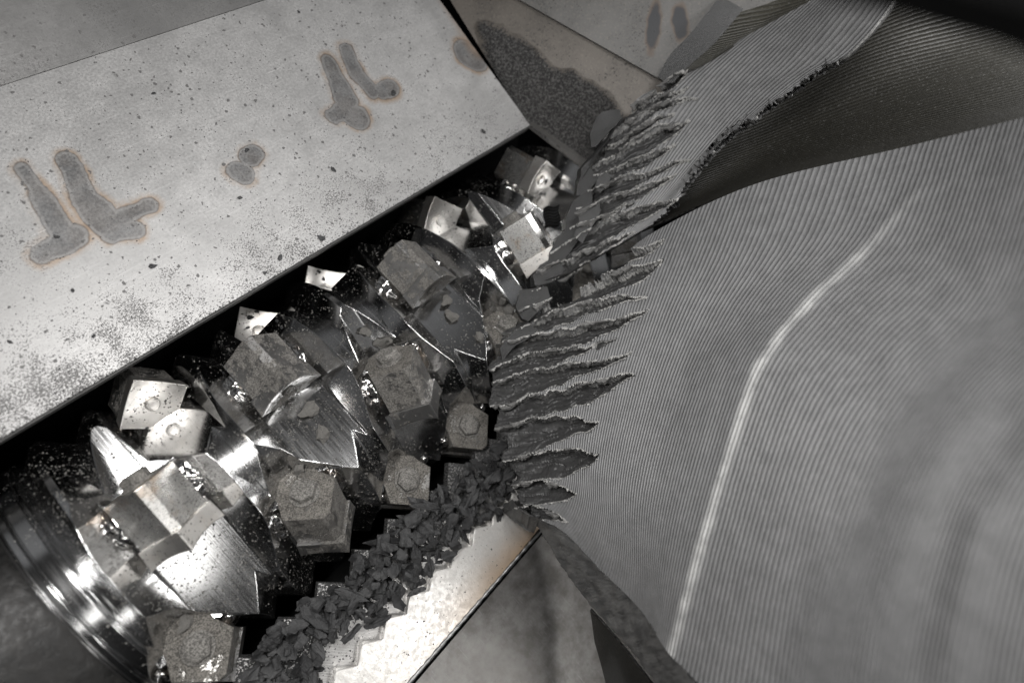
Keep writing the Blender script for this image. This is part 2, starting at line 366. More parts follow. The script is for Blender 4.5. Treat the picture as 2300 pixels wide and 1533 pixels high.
def plate_material(name, marks=True, col=(0.43, 0.425, 0.42), dirt=1.0, rough=0.42):
    g = G(name)
    sep = g.n('ShaderNodeSeparateXYZ'); g.l(g.pos, sep.inputs[0]); X_, Y_ = sep.outputs[0], sep.outputs[1]
    big = g.noise(1.6, 5, 0.65); blot = g.noise(7, 5, 0.7); fin = g.noise(60, 4, 0.75)
    micro = g.noise(240, 2, 0.6)
    c = g.mixc(g.ramp(g.math('ADD', g.math('MULTIPLY', blot, 0.5), g.math('MULTIPLY', fin, 0.5)), 0.3, 0.72), tuple(v * 0.72 for v in col), tuple(v * 1.22 for v in col))
    c = g.mixc(g.math('MULTIPLY', g.ramp(micro, 0.42, 0.6), 0.3), c, tuple(v * 0.6 for v in col))
    c = g.mixc(g.math('MULTIPLY', g.ramp(g.noise(0.9, 4, 0.6, dist=0.6), 0.42, 0.62), 0.45), c, tuple(v * 0.55 for v in col))
    # long rolling streaks and scratches
    st = g.noise(2.2, 4, 0.7, g.scale((0.8, 26, 1))); c = g.mixc(g.math('MULTIPLY', g.ramp(st, 0.55, 0.75), 0.25), c, tuple(v * 1.4 for v in col))
    rot = g.n('ShaderNodeMapping'); rot.inputs['Rotation'].default_value = (0, 0, R(62)); rot.inputs['Scale'].default_value = (1.4, 60, 1); g.l(g.pos, rot.inputs[0])
    sc = g.noise(1.5, 3, 0.6, rot.outputs[0]); scr = g.math('MULTIPLY', g.ramp(sc, 0.70, 0.73), g.ramp(big, 0.4, 0.6)); c = g.mixc(g.math('MULTIPLY', scr, 0.5), c, tuple(v * 1.7 for v in col))
    rg = g.ramp(fin, 0.3, 0.7, rough * 0.85, rough * 1.25)
    metal = 0.5
    if marks:
        a = g.n('ShaderNodeAttribute'); a.attribute_name = 'mark'; d = a.outputs['Fac']
        halo = g.ramp(d, 0.0, 0.05, 1, 0); inside = g.ramp(d, -0.006, 0.004, 1, 0); ring = g.math('MULTIPLY', g.ramp(d, -0.03, -0.018), g.ramp(d, -0.012, -0.002, 1, 0))
        hn = g.math('MULTIPLY', halo, g.ramp(g.noise(5, 4, 0.7), 0.35, 0.65, 0.1, 0.75))
        c = g.mixc(hn, c, (0.34, 0.235, 0.15))
        body = g.mixc(g.ramp(g.math('ADD', g.math('MULTIPLY', blot, 0.5), g.math('MULTIPLY', fin, 0.5)), 0.35, 0.65), (0.10, 0.102, 0.106), (0.24, 0.24, 0.24))
        c = g.mixc(g.math('MULTIPLY', inside, 0.9), c, body)
        rim = g.math('MULTIPLY', g.ramp(d, -0.012, -0.003), g.ramp(d, -0.001, 0.008, 1, 0)); c = g.mixc(g.math('MULTIPLY', rim, g.ramp(g.noise(9, 3), 0.35, 0.6, 0.0, 0.55)), c, (0.16, 0.12, 0.09))
        c = g.mixc(g.math('MULTIPLY', ring, 0.35), c, (0.40, 0.39, 0.38))
        b = g.n('ShaderNodeAttribute'); b.attribute_name = 'seam'; e = b.outputs['Fac']
        c = g.mixc(g.math('MULTIPLY', g.ramp(e, 0.0, 0.13, 1, 0), 0.5), c, (0.30, 0.19, 0.11)); c = g.mixc(g.ramp(e, -0.01, 0.01, 1, 0), c, (0.15, 0.15, 0.15))
        # the ring-shaped tide line of old grease
    nm = g.bump(fin, 0.12, 0.006)
    met = g.bsdf(c, rg, metal, nm)
    # flakes and dust grains, thicker towards the lower edge
    if marks:
        edge = g.math('MAXIMUM', g.ramp(Y_, 0.98, 1.75, 1, 0.0), g.math('MULTIPLY', g.ramp(X_, -0.6, 1.0, 1, 0), 0.45))
        edge = g.math('MULTIPLY', edge, g.ramp(X_, 0.2, 3.8, 1.0, 0.62))
    else: edge = 0.5
    vor = g.n('ShaderNodeTexVoronoi'); vor.inputs['Scale'].default_value = 34; dv = g.n('ShaderNodeVectorMath', operation='ADD')
    nz = g.n('ShaderNodeTexNoise'); nz.inputs['Scale'].default_value = 40; g.l(g.pos, nz.inputs['Vector'])
    nzs = g.n('ShaderNodeVectorMath', operation='SCALE'); g.l(nz.outputs['Color'], nzs.inputs[0]); nzs.inputs['Scale'].default_value = 0.03
    g.l(g.pos, dv.inputs[0]); g.l(nzs.outputs[0], dv.inputs[1]); g.l(dv.outputs[0], vor.inputs['Vector'])
    sp = g.n('ShaderNodeSeparateColor'); g.l(vor.outputs['Color'], sp.inputs[0])
    size = g.math('MULTIPLY', g.math('POWER', sp.outputs[0], 7.0), 0.42)
    flake = g.ramp(g.math('SUBTRACT', vor.outputs['Distance'], size), -0.02, 0.02, 1, 0)
    flake = g.math('MULTIPLY', flake, g.ramp(sp.outputs[0], 0.55, 0.6))
    gr = g.noise(88, 3, 0.8)
    th = g.math('SUBTRACT', g.ramp(g.math('ADD', g.math('MULTIPLY', blot, 0.6), g.math('MULTIPLY', big, 0.4)), 0.38, 0.62, 0.74, 0.57), g.math('MULTIPLY', edge, 0.15 * dirt))
    grain = g.ramp(gr, th, g.math('ADD', th, 0.03))
    m = g.math('MULTIPLY', g.math('MAXIMUM', flake, grain), 0.9)
    dn = g.bump(gr, 0.6, 0.01)
    dd = g.bsdf(g.mixc(micro, (0.06, 0.06, 0.062), (0.15, 0.145, 0.14)), 0.8, 0, dn, 0.3)
    return g.fin(g.mixs(m, met, dd))
M['plate'] = plate_material('hopper plate', True, (0.52, 0.515, 0.51), 1.0, 0.48)
M['plate2'] = plate_material('hopper plate upper', False, (0.15, 0.148, 0.146), 0.5, 0.5)
def edge_material():
    g = G('plate edge'); n = g.noise(30, 4, 0.7)
    return g.fin(g.bsdf(g.mixc(n, (0.03, 0.03, 0.03), (0.09, 0.088, 0.085)), 0.6, 0.3, g.bump(n, 0.5, 0.01)))
M['edge'] = edge_material()
plate = tag(empty('hopper_plate', (1.4, 0.985, ZP)), 'light grey steel plate with brown rimmed heat marks, left above the rotor', 'steel plate')
pf = link('plate_face', me, M['plate'], plate); pf.location = -plate.location
bm = bmesh.new()
yb = YA; th = 0.075
a = [Vector((XA, YA - 0.012, ZP - 0.012)), Vector((XB, YA - 0.012, ZP - 0.012)), Vector((XB, YB, ZP - 0.012)), Vector((XA, YB, ZP - 0.012))]
slab(bm, a, th)
bmesh.ops.bevel(bm, geom=bm.edges[:], offset=0.008, segments=2, affect='EDGES')
o = bm_obj('plate_edge', bm, M['edge'], plate, smooth=40); o.location = -plate.location

# second plate, folded up beyond the bend line
up = tag(None or bpy.data.objects.new('folded_plate', None), 'darker grey steel plate folded upward in the upper left corner', 'steel plate'); COL.objects.link(up); up.location = (1, YB, ZP)
bm = bmesh.new(); sl = R(24)
L = 2.2; dv = Vector((0, math.cos(sl), math.sin(sl)))
p0, p1 = Vector((-1.6, YB + 0.004, ZP)), Vector((XB + 0.6, YB + 0.004, ZP))
slab(bm, [p0, p1, p1 + dv * L, p0 + dv * L], 0.05, Vector((0, -math.sin(sl), math.cos(sl))))
o = bm_obj('sheet', bm, M['plate2'], up); o.location = -up.location

# ------------------------------------------------------------------ end wall (top middle): two sloping plates, ledge, dust drift
EN = Vector((1, 0, -1)).normalized(); EP = Vector((3.994, 0.985, 0.75)) + Vector((0.02, 0, -0.02))
def E(px, py, lift=0.0): return on_plane(px, py, EP - EN * lift, EN)
def end_material(name, col, dust_on):
    g = G(name); big = g.noise(3, 4, 0.6); fin = g.noise(50, 4, 0.7); gr = g.noise(55, 3, 0.8)
    c = g.mixc(g.ramp(big, 0.3, 0.7), col, tuple(v * 0.75 for v in col)); c = g.mixc(g.math('MULTIPLY', g.ramp(fin, 0.5, 0.7), 0.3), c, (0.24, 0.215, 0.18))
    met = g.bsdf(c, 0.5, 0.3, g.bump(fin, 0.1, 0.005))
    a = g.n('ShaderNodeAttribute'); a.attribute_name = 'drift'
    th = g.math('SUBTRACT', g.ramp(big, 0.3, 0.7, 0.70, 0.6), g.math('MULTIPLY', a.outputs['Fac'], 0.42)); m = g.ramp(gr, th, g.math('ADD', th, 0.05))
    dd = g.bsdf(g.mixc(g.ramp(g.noise(60, 3, 0.8), 0.42, 0.66), (0.012, 0.012, 0.013), (0.13, 0.128, 0.125)), 0.85, 0, g.bump(g.noise(90, 3, 0.7), 0.9, 0.02), 0.3)
    m = g.math('MULTIPLY', m, 0.95)
    b = g.n('ShaderNodeAttribute'); b.attribute_name = 'burn'
    c2 = g.bsdf(g.mixc(g.ramp(b.outputs['Fac'], 0.45, 0.8), (0.10, 0.07, 0.05), (0.03, 0.031, 0.034)), 0.5, 0.3)
    return g.fin(g.mixs(m, g.mixs(g.ramp(b.outputs['Fac'], 0.15, 0.75), met, c2), dd))
M['end'] = end_material('end wall steel', (0.12, 0.107, 0.094), True)
M['end2'] = end_material('end wall steel pale', (0.115, 0.112, 0.108), False)
def grid_patch(name, quad, n, m, mat, parent, drift=None, burn=None, thick=0.04):
    """quad: 4 Vectors, bilinear grid with attributes; closed by a slab beneath"""
    a, b, c, d = quad; vs = []
    for j in range(m + 1):
        for i in range(n + 1):
            u, v = i / n, j / m; vs.append(a.lerp(b, u).lerp(d.lerp(c, u), v))
    ff = [(j * (n + 1) + i, j * (n + 1) + i + 1, (j + 1) * (n + 1) + i + 1, (j + 1) * (n + 1) + i) for j in range(m) for i in range(n)]
    nrm = (b - a).cross(d - a).normalized()
    if nrm.dot(CAM - a) < 0: nrm = -nrm
    me = bpy.data.meshes.new(name)
    pix = [proj(p) for p in vs]
    dv = [drift(*q) if drift else 0.0 for q in pix]; bv = [burn(*q) if burn else 0.0 for q in pix]
    vs = [p + nrm * (max(0, x) * 0.03) for p, x in zip(vs, dv)]
    nb = len(vs); base = [a - nrm * thick, b - nrm * thick, c - nrm * thick, d - nrm * thick]
    rim = [i for i in range(n + 1)], [j * (n + 1) + n for j in range(m + 1)], [m * (n + 1) + i for i in range(n, -1, -1)], [j * (n + 1) for j in range(m, -1, -1)]
    vs += base
    for k, r_ in enumerate(rim):
        ff.append(tuple(r_[::-1]) + (nb + k, nb + (k + 1) % 4))
    me.from_pydata([tuple(v) for v in vs], [], ff); me.update()
    for nm, arr in (('drift', dv), ('burn', bv)):
        at = me.attributes.new(nm, 'FLOAT', 'POINT'); at.data.foreach_set('value', np.array(list(arr) + [0] * 4, dtype=np.float32))
    o = link(name, me, mat, parent)
    if parent: o.location = -parent.location
    return o
wall = tag(empty('end_wall_plate', EP), 'brownish steel end plate with a dark drift of plastic dust beside the hopper plate', 'steel plate')
def poly_dist(px, py, poly):
    inside = False; d = 1e9; n = len(poly)
    for i in range(n):
        x0, y0 = poly[i]; x1, y1 = poly[(i + 1) % n]
        if (y0 > py) != (y1 > py) and px < (x1 - x0) * (py - y0) / (y1 - y0) + x0: inside = not inside
        dx, dy = x1 - x0, y1 - y0; t = max(0, min(1, ((px - x0) * dx + (py - y0) * dy) / (dx * dx + dy * dy)))
        d = min(d, math.hypot(px - x0 - t * dx, py - y0 - t * dy))
    return -d if inside else d
DR = [(1078, 60), (1125, 70), (1160, 90), (1200, 125), (1240, 160), (1285, 170), (1330, 190), (1375, 225), (1420, 300), (1340, 400), (1185, 300), (1100, 140)]
def drift(px, py):
    d = poly_dist(px, py, DR) + 9 * noise.noise(Vector((px * .03, py * .03, 0)))
    return max(0.0, min(1.0, 0.5 - d / 26.0)) * 0.95 + (0.12 if d < 150 else 0.0)
grid_patch('wall_sheet', [E(1186, 282), E(1420, 470), E(1640, 260), E(930, -130)], 90, 90, M['end'], wall, drift)
# ledge bar
bm = bmesh.new()
A_, B_ = E(1183, 284, 0.02), E(1345, 408, 0.02); C_, D_ = E(1350, 382, 0.05), E(1196, 272, 0.05)
slab(bm, [A_, B_, C_, D_], 0.12, -EN)
bmesh.ops.bevel(bm, geom=bm.edges[:], offset=0.008, segments=2, affect='EDGES')
led = bm_obj('ledge', bm, M['end2'], wall); led.location = -wall.location
wall2 = tag(empty('far_wall_plate', E(1500, 100)), 'grey steel plate with two dark burnt weld spots behind the torn plastic', 'steel plate')
def burn(px, py):
    v = 0
    for cx, cy, ax, ay, rx, ry in ((1468, 60, -0.12, 1, 15, 52), (1528, 50, 0.1, 1, 17, 40)):
        dx, dy = px - cx, py - cy; l = math.hypot(ax, ay); u = (dx * ay - dy * ax) / l; s = (dx * ax + dy * ay) / l
        d = math.hypot(u / rx, s / ry) + 0.25 * noise.noise(Vector((px * .06, py * .06, 3)))
        v = max(v, min(1, max(0, 1.6 - d)))
    return v
grid_patch('wall_sheet', [E(1118, -28, 0.07), E(1560, 222, 0.07), E(1900, -60, 0.07), E(1400, -400, 0.07)], 120, 80, M['end2'], wall2, lambda a, b: 0.10, burn, 0.05)

# ------------------------------------------------------------------ chamber floor / dark interior behind the rotor
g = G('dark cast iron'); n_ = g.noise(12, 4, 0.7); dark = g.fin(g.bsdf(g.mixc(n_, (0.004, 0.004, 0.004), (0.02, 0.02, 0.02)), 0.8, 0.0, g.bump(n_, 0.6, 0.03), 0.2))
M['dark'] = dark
bm = bmesh.new()
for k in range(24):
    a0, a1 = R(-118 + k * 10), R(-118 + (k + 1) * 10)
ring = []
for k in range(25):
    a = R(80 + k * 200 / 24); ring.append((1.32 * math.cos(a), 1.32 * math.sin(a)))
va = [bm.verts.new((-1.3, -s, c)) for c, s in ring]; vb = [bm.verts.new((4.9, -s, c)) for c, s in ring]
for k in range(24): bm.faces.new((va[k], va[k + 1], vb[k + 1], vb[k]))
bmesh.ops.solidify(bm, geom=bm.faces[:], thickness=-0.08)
tag(bm_obj('rotor_trough', bm, M['dark']), 'black curved trough in the gap between the hopper plate and the rotor', 'trough')

# bearing cover at the lower left
g = G('worn cover'); a_ = g.noise(5, 4, 0.65); b_ = g.noise(22, 4, 0.7)
M['cover'] = g.fin(g.bsdf(g.mixc(g.ramp(g.math('ADD', g.math('MULTIPLY', a_, .6), g.math('MULTIPLY', b_, .4)), 0.35, 0.65), (0.002, 0.0019, 0.0018), (0.014, 0.013, 0.012)), g.ramp(b_, 0.3, 0.7, 0.35, 0.6), 0.35, g.bump(b_, 0.3, 0.02)))  # brown cover; the unlit corner is put into its near-black base colour
bm = bmesh.new(); pr = [(-0.86, 0.94), (-0.86, 0.985), (-0.90, 1.01), (-1.9, 1.06), (-1.9, 0.94)]; N = 160; rr = []
for k in range(N):
    a = 2 * math.pi * k / N; rr.append([bm.verts.new((x, -r * math.sin(a), r * math.cos(a))) for x, r in pr])
for k in range(N):
    A, B = rr[k], rr[(k + 1) % N]
    for j in range(len(pr)): bm.faces.new((A[j], A[(j + 1) % len(pr)], B[(j + 1) % len(pr)], B[j]))
tag(bm_obj('bearing_cover', bm, M['cover'], smooth=30), 'worn dark brown round cover around the rotor end at the lower left', 'cover')

# ------------------------------------------------------------------ counter knife, toothed rail, tray
ZC = 0.38
g = G('counter knife'); q = g.n('ShaderNodeTexWave', wave_type='BANDS', bands_direction='DIAGONAL'); q.inputs['Scale'].default_value = 45; q.inputs['Distortion'].default_value = 1.5; g.l(g.pos, q.inputs['Vector'])
gr = g.noise(70, 3, 0.7); met = g.bsdf((0.62, 0.61, 0.60), 0.3, 0.8, g.bump(q.outputs['Fac'], 0.25, 0.006, g.bevel(0.008)))
dd = g.bsdf((0.05, 0.05, 0.05), 0.8, 0, None, 0.3)
sep = g.n('ShaderNodeSeparateXYZ'); g.l(g.pos, sep.inputs[0]); th = g.ramp(sep.outputs[1], -1.36, -1.22, 0.62, 0.42)  # colour darkened over the teeth to imitate their weaker reflection
M['counter'] = g.fin(g.mixs(g.ramp(gr, th, g.math('ADD', th, 0.04)), met, dd))
tp = 0.3225; bm = bmesh.new(); pts = []
x0 = -0.449 - tp * 3
for k in range(0, 17):
    pts.append(Vector((x0 + tp * k, -0.925, ZC)))
    pts.append(Vector((x0 + tp * (k + 0.5), -1.095, ZC)))
pts.append(Vector((x0 + tp * 17, -0.925, ZC)))
top = pts + [Vector((x0 + tp * 17, -1.75, ZC)), Vector((x0, -1.75, ZC))]
slab(bm, top, 0.1)
ck = tag(bm_obj('counter_knife', bm, M['counter']), 'flat sawtooth counter knife under the heap of black flakes', 'counter knife')
# dark support under it
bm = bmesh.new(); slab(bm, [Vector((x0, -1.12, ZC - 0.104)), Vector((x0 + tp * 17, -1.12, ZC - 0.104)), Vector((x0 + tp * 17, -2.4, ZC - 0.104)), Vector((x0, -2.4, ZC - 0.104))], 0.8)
tag(bm_obj('knife_bed', bm, M['dark']), 'black steel bed beneath the sawtooth counter knife', 'bed')
# rail
g = G('rail steel'); a_ = g.noise(4, 4, 0.6); b_ = g.noise(30, 4, 0.7); br = g.noise(3, 4, 0.7, g.scale((40, 4, 4)))
sep = g.n('ShaderNodeSeparateXYZ'); g.l(g.pos, sep.inputs[0])
c = g.mixc(g.ramp(b_, 0.3, 0.85), (0.78, 0.765, 0.74), (0.60, 0.58, 0.55)); c = g.mixc(g.math('MULTIPLY', g.ramp(br, 0.5, 0.7), 0.4), c, (0.85, 0.83, 0.8))
heat = g.math('MULTIPLY', g.ramp(g.math('ADD', sep.outputs[1], g.math('MULTIPLY', a_, 0.12)), -1.52, -1.88, 0, 1), g.ramp(sep.outputs[0], 0.4, 1.5, 0.1, 1.0))
c = g.mixc(g.math('MULTIPLY', heat, 0.9), c, g.mixc(g.ramp(sep.outputs[0], 1.5, 1.95), (0.52, 0.33, 0.17), (0.12, 0.05, 0.015)))
gr = g.noise(45, 3, 0.7); met = g.bsdf(c, g.ramp(b_, 0.3, 0.7, 0.3, 0.5), 0.55, g.bump(b_, 0.3, 0.008, g.bevel(0.018)))
M['rail'] = g.fin(g.mixs(g.ramp(gr, 0.66, 0.69), met, g.bsdf((0.06, 0.058, 0.055), 0.8)))
bm = bmesh.new(); pts = []; wp = 0.2325; zr = ZC + 0.07
# teeth from pixels: first tip
t0 = on_plane(755, 1501, Vector((0, 0, zr)), PN); t7 = on_plane(1110, 1136, Vector((0, 0, zr)), PN); wp = (t7.x - t0.x) / 7; ty = (t0.y + t7.y) / 2
rnd_ = 0.22
for k in range(-3, 13):
    x = t0.x + wp * k
    pts.append(Vector((x - wp * 0.10, ty - wp * 0.085, zr))); pts.append(Vector((x - wp * 0.02, ty - 0.004, zr))); pts.append(Vector((x + wp * 0.07, ty - wp * 0.05, zr)))
    pts.append(Vector((x + wp * 0.44, ty - wp * 0.47, zr))); pts.append(Vector((x + wp * 0.53, ty - wp * 0.47, zr)))
yo = on_plane(1215, 1185, Vector((0, 0, zr)), PN).y; yo2 = on_plane(925, 1533, Vector((0, 0, zr)), PN).y
top = pts + [Vector((pts[-1].x, yo + 0.05, zr)), Vector((t7.x + 0.4, yo + 0.02, zr)), Vector((t0.x + 0.9, (yo + yo2) / 2 - 0.01, zr)), Vector((t0.x + 0.3, yo2, zr)), Vector((pts[0].x, yo2, zr))]
slab(bm, top, 0.066)
bmesh.ops.bevel(bm, geom=[e for e in bm.edges if all(v.co.z > zr - 0.001 for v in e.verts)], offset=0.014, segments=3, affect='EDGES')
rail = tag(bm_obj('toothed_rail', bm, M['rail']), 'bright worn toothed clamping rail with orange heat tint along its edge', 'rail')
# tray: sheet rising away from the rail, with a weld seam
g = G('tray steel'); a_ = g.noise(1.8, 5, 0.7); b_ = g.noise(9, 5, 0.7); sc = g.noise(2, 3, 0.6, g.scale((50, 3, 3)))
c = g.mixc(g.ramp(g.math('ADD', g.math('MULTIPLY', a_, .5), g.math('MULTIPLY', b_, .5)), 0.35, 0.65), (0.20, 0.19, 0.18), (0.40, 0.39, 0.38)); c = g.mixc(g.math('MULTIPLY', g.ramp(sc, 0.62, 0.7), 0.3), c, (0.6, 0.6, 0.6))
M['tray'] = g.fin(g.bsdf(c, g.ramp(b_, 0.3, 0.7, 0.42, 0.5), 0.7, g.bump(b_, 0.03, 0.005)))
tray = tag(empty('feed_tray', (0.8, yo2 - 0.05, zr)), 'smooth grey steel tray curving up beyond the toothed rail at the bottom', 'tray')
bm = bmesh.new(); nn = 24; A = []; 
for k in range(nn + 1):
    s = k / nn * 2.6; z = zr + 0.01 + 0.10 * s + 0.02 * s * s; y = (yo2 - 0.03) - s
    A.append((bm.verts.new((-1.5, y - 0.02, z)), bm.verts.new((4.0, y + (yo - yo2) * 1.6, z))))
for k in range(nn): bm.faces.new((A[k][0], A[k][1], A[k + 1][1], A[k + 1][0]))
bmesh.ops.solidify(bm, geom=bm.faces[:], thickness=-0.04)
o = bm_obj('tray_sheet', bm, M['tray'], tray, smooth=40); o.location = -tray.location
bm = bmesh.new(); NN = 220; sec = 10; prev = None
for k in range(NN + 1):
    t = k / NN; c0 = Vector((-1.4 + 5.2 * t, (yo2 - 0.012) + (yo - yo2) * 1.6 * ((-1.4 + 5.2 * t + 1.5) / 5.5), zr + 0.0)); r_ = 0.013 * (1 + 0.2 * math.sin(k * 1.9) + 0.3 * noise.noise(Vector((k * .3, 0, 0))))
    row = [bm.verts.new(c0 + Vector((0, math.cos(2 * math.pi * j / sec) * r_ * 1.2, math.sin(2 * math.pi * j / sec) * r_))) for j in range(sec)]
    if prev:
        for j in range(sec): bm.faces.new((prev[j], prev[(j + 1) % sec], row[(j + 1) % sec], row[j]))
    prev = row
M['seam'] = steel('seam', (0.3, 0.3, 0.3), 0.4, 0.4, 1.0, bev=0)
o = bm_obj('weld_seam', bm, M['seam'], tray, smooth=180); o.location = -tray.location

# ------------------------------------------------------------------ torn plastic block
def crom(P, t):
    n = len(P) - 1; x = t * n; i = min(int(x), n - 1); f = x - i
    p0, p1, p2, p3 = P[max(i - 1, 0)], P[i], P[i + 1], P[min(i + 2, n)]
    return 0.5 * ((2 * p1) + (p2 - p0) * f + (2 * p0 - 5 * p1 + 4 * p2 - p3) * f * f + (3 * p1 - p0 - 3 * p2 + p3) * f ** 3)
def surf(rows, nu, nv):
    """rows of (px,py,depth); returns arrays of pixel/depth samples [nv+1][nu+1]"""
    C_ = []
    for r_ in rows:
        P = [np.array(p, float) for p in r_]
        C_.append([crom(P, u / nu) for u in range(nu + 1)])
    return [[crom([c[u] for c in C_], v / nv) for u in range(nu + 1)] for v in range(nv + 1)]
def plastic_material(name, base, ribs, rib_h=1.0, dirt=0.3):
    g = G(name)
    uv = g.n('ShaderNodeUVMap'); uv.uv_map = 'rib'; sp = g.n('ShaderNodeSeparateXYZ'); g.l(uv.outputs[0], sp.inputs[0])
    fine = g.noise(90, 3, 0.7); cl = g.noise(9, 4, 0.7); v = g.math('ADD', sp.outputs[1], g.math('MULTIPLY', g.math('SUBTRACT', g.noise(14, 2), 0.5), 0.25 / ribs))
    wv = g.math('ABSOLUTE', g.math('SINE', g.math('MULTIPLY', v, ribs * math.pi)))          # rounded ridges, sharp grooves
    at = g.n('ShaderNodeAttribute'); at.attribute_name = 'cut'; cut = g.ramp(g.math('ADD', at.outputs['Fac'], g.math('MULTIPLY', g.math('SUBTRACT', g.noise(26, 3, 0.7), 0.5), 0.5)), 0.42, 0.5)
    keep = g.math('SUBTRACT', 1.0, cut)
    h = g.math('ADD', g.math('MULTIPLY', g.math('MULTIPLY', wv, keep), rib_h), g.math('MULTIPLY', fine, 0.25))
    nm = g.bump(h, 0.62, 0.012)
    c = g.mixc(g.ramp(cl, 0.3, 0.7), base, tuple(k * 1.3 for k in base))
    c = g.mixc(g.math('MULTIPLY', g.math('SUBTRACT', 1.0, g.ramp(wv, 0.0, 0.55)), g.math('MULTIPLY', keep, 0.5)), c, tuple(k * 0.4 for k in base))   # darker colour in the grooves between the ribs
    chalk = g.math('MULTIPLY', g.ramp(g.noise(60, 3, 0.8), 0.56, 0.68), g.math('MULTIPLY', g.ramp(wv, 0.6, 0.95), g.math('MULTIPLY', keep, dirt)))
    c = g.mixc(chalk, c, (0.5, 0.5, 0.49))
    sa = g.n('ShaderNodeAttribute'); sa.attribute_name = 'crease_glint'
    c = g.mixc(g.math('MULTIPLY', sa.outputs['Fac'], g.ramp(g.noise(25, 4, 0.7), 0.25, 0.55, 0.5, 1.0)), c, (0.62, 0.62, 0.61))  # painted highlight: pale stripe along the crease, broken up by noise
    # cut faces: smooth dark plastic with fine drag lines
    drag = g.noise(4, 3, 0.7, g.scale((5, 60, 12)))
    cc = g.mixc(drag, (0.028, 0.028, 0.029), (0.07, 0.069, 0.068))
    c = g.mixc(cut, c, cc)
    lip = g.math('MULTIPLY', g.ramp(at.outputs['Fac'], 0.02, 0.25), g.ramp(at.outputs['Fac'], 0.45, 0.8, 1, 0)); c = g.mixc(g.math('MULTIPLY', lip, g.ramp(g.noise(40, 3, 0.8), 0.42, 0.6)), c, (0.42, 0.415, 0.40))
    return g.fin(g.bsdf(c, g.ramp(fine, 0.3, 0.7, 0.36, 0.55), 0.0, nm, 0.5))
M['pl_low'] = plastic_material('ribbed plastic lower', (0.175, 0.175, 0.177), 165, 1.0)
M['pl_up'] = plastic_material('ribbed plastic upper', (0.22, 0.22, 0.222), 34, 1.0, 0.6)
M['pl_in'] = plastic_material('ribbed plastic inside', (0.011, 0.0102, 0.0075), 56, 1.0, 0.15)  # shade of the hollow is put into this near-black base colour
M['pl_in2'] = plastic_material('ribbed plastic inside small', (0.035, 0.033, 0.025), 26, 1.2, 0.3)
# shaved grooves in picture coordinates: left end, right tip, width
GL = [((1230, 650), (1487, 535)), ((1175, 690), (1482, 588)), ((1165, 735), (1448, 655)), ((1130, 775), (1452, 700)), ((1110, 830), (1330, 768)), ((1098, 868), (1412, 792)), ((1100, 912), (1418, 850)),
      ((1108, 962), (1338, 945)), ((1120, 1030), (1338, 1022)), ((1140, 1092), (1290, 1100)), ((1160, 1145), (1270, 1160))]
GU = [((1440, 222), (1540, 168)), ((1405, 252), (1540, 192)), ((1385, 285), (1562, 215)), ((1370, 322), (1512, 262)), ((1340, 360), (1542, 276)), ((1338, 395), (1512, 330)), ((1325, 430), (1542, 360)), ((1300, 475), (1512, 396)),
      ((1275, 520), (1400, 470)), ((1240, 560), (1516, 446)), ((1200, 612), (1420, 530))]
def yline(k, LST, px):
    (x0, y0), (x1, y1) = LST[k]; s = (px - x0) / (x1 - x0)
    y = y0 + (y1 - y0) * s + 7 * math.sin(s * 4.5 + x0) * (1 if -0.2 < s < 1.2 else 0) - 12 * math.sin(max(0, min(1, s)) * math.pi)
    y += noise.noise(Vector((px * .03, k * 7.3, 0.3))) * 9 + noise.noise(Vector((px * .16, k * 3.1, 5))) * 2.6 + noise.noise(Vector((px * .5, k * 1.7, 9))) * 1.4
    return s, y
def taper(s, k):
    s = max(0.0, s)
    return 0.0 if s >= 1.03 else min(1.0, 1.0) * (1.12 + 0.12 * math.sin(k * 2.3)) * max(0.0, 1 - (s / 1.03) ** (1.9 + 0.7 * math.sin(k * 1.7 + 1))) ** 0.8
def groove(px, py, LST):
    """depth (0..1) and cut mask; slabs sheared off below each lip line, tapering to the right"""
    x0, y0 = LST[0][0]
    if px > 1600: return 0.0, 0.0
    best = None; ys = []
    for k in range(len(LST)):
        s, y = yline(k, LST, px); ys.append((y, s, k))
    ys.sort()
    ab = [q for q in ys if q[0] <= py and q[1] < 1.03]
    if not ab: return 0.0, 0.0
    y, s, k = ab[-1]
    nxt = [q[0] for q in ys if q[0] > py]
    sp_ = (min(nxt) - y) if nxt else 40.0
    sp_ = max(14.0, min(sp_, 85.0)); wd = sp_ * min(1.0, taper(s, k))
    if wd < 1.5: return 0.0, 0.0
    t = (py - y) / wd
    if t > 1: return 0.0, 0.0
    d = min(1.0, t / 0.06) * (1 - t) ** 0.8 * min(1.0, 0.25 + wd / 45)
    # small secondary steps inside a slab
    st = noise.noise(Vector((px * .02, t * 4.5 + k, 2.0))); d += 0.16 * noise.noise(Vector((px * .035, py * .07, k * 2.0))); d += 0.10 * (1 if (t * 3.3 + st) % 1.0 < 0.5 else 0) * min(1, wd / 30)
    return d, min(1.0, t / 0.10, (1.02 - t) / 0.08)
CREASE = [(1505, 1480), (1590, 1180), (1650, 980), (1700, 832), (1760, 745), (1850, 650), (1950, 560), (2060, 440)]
def crease_glint_at(px, py):
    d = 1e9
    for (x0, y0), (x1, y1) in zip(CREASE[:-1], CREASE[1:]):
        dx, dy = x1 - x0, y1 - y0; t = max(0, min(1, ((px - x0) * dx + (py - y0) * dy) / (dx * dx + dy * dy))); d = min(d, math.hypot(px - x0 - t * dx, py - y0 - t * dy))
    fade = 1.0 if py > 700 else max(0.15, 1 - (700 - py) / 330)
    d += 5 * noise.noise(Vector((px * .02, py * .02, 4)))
    return max(0.0, 1 - d / 17.0) * fade * (0.85 + 0.45 * noise.noise(Vector((px * .03, py * .03, 8))))
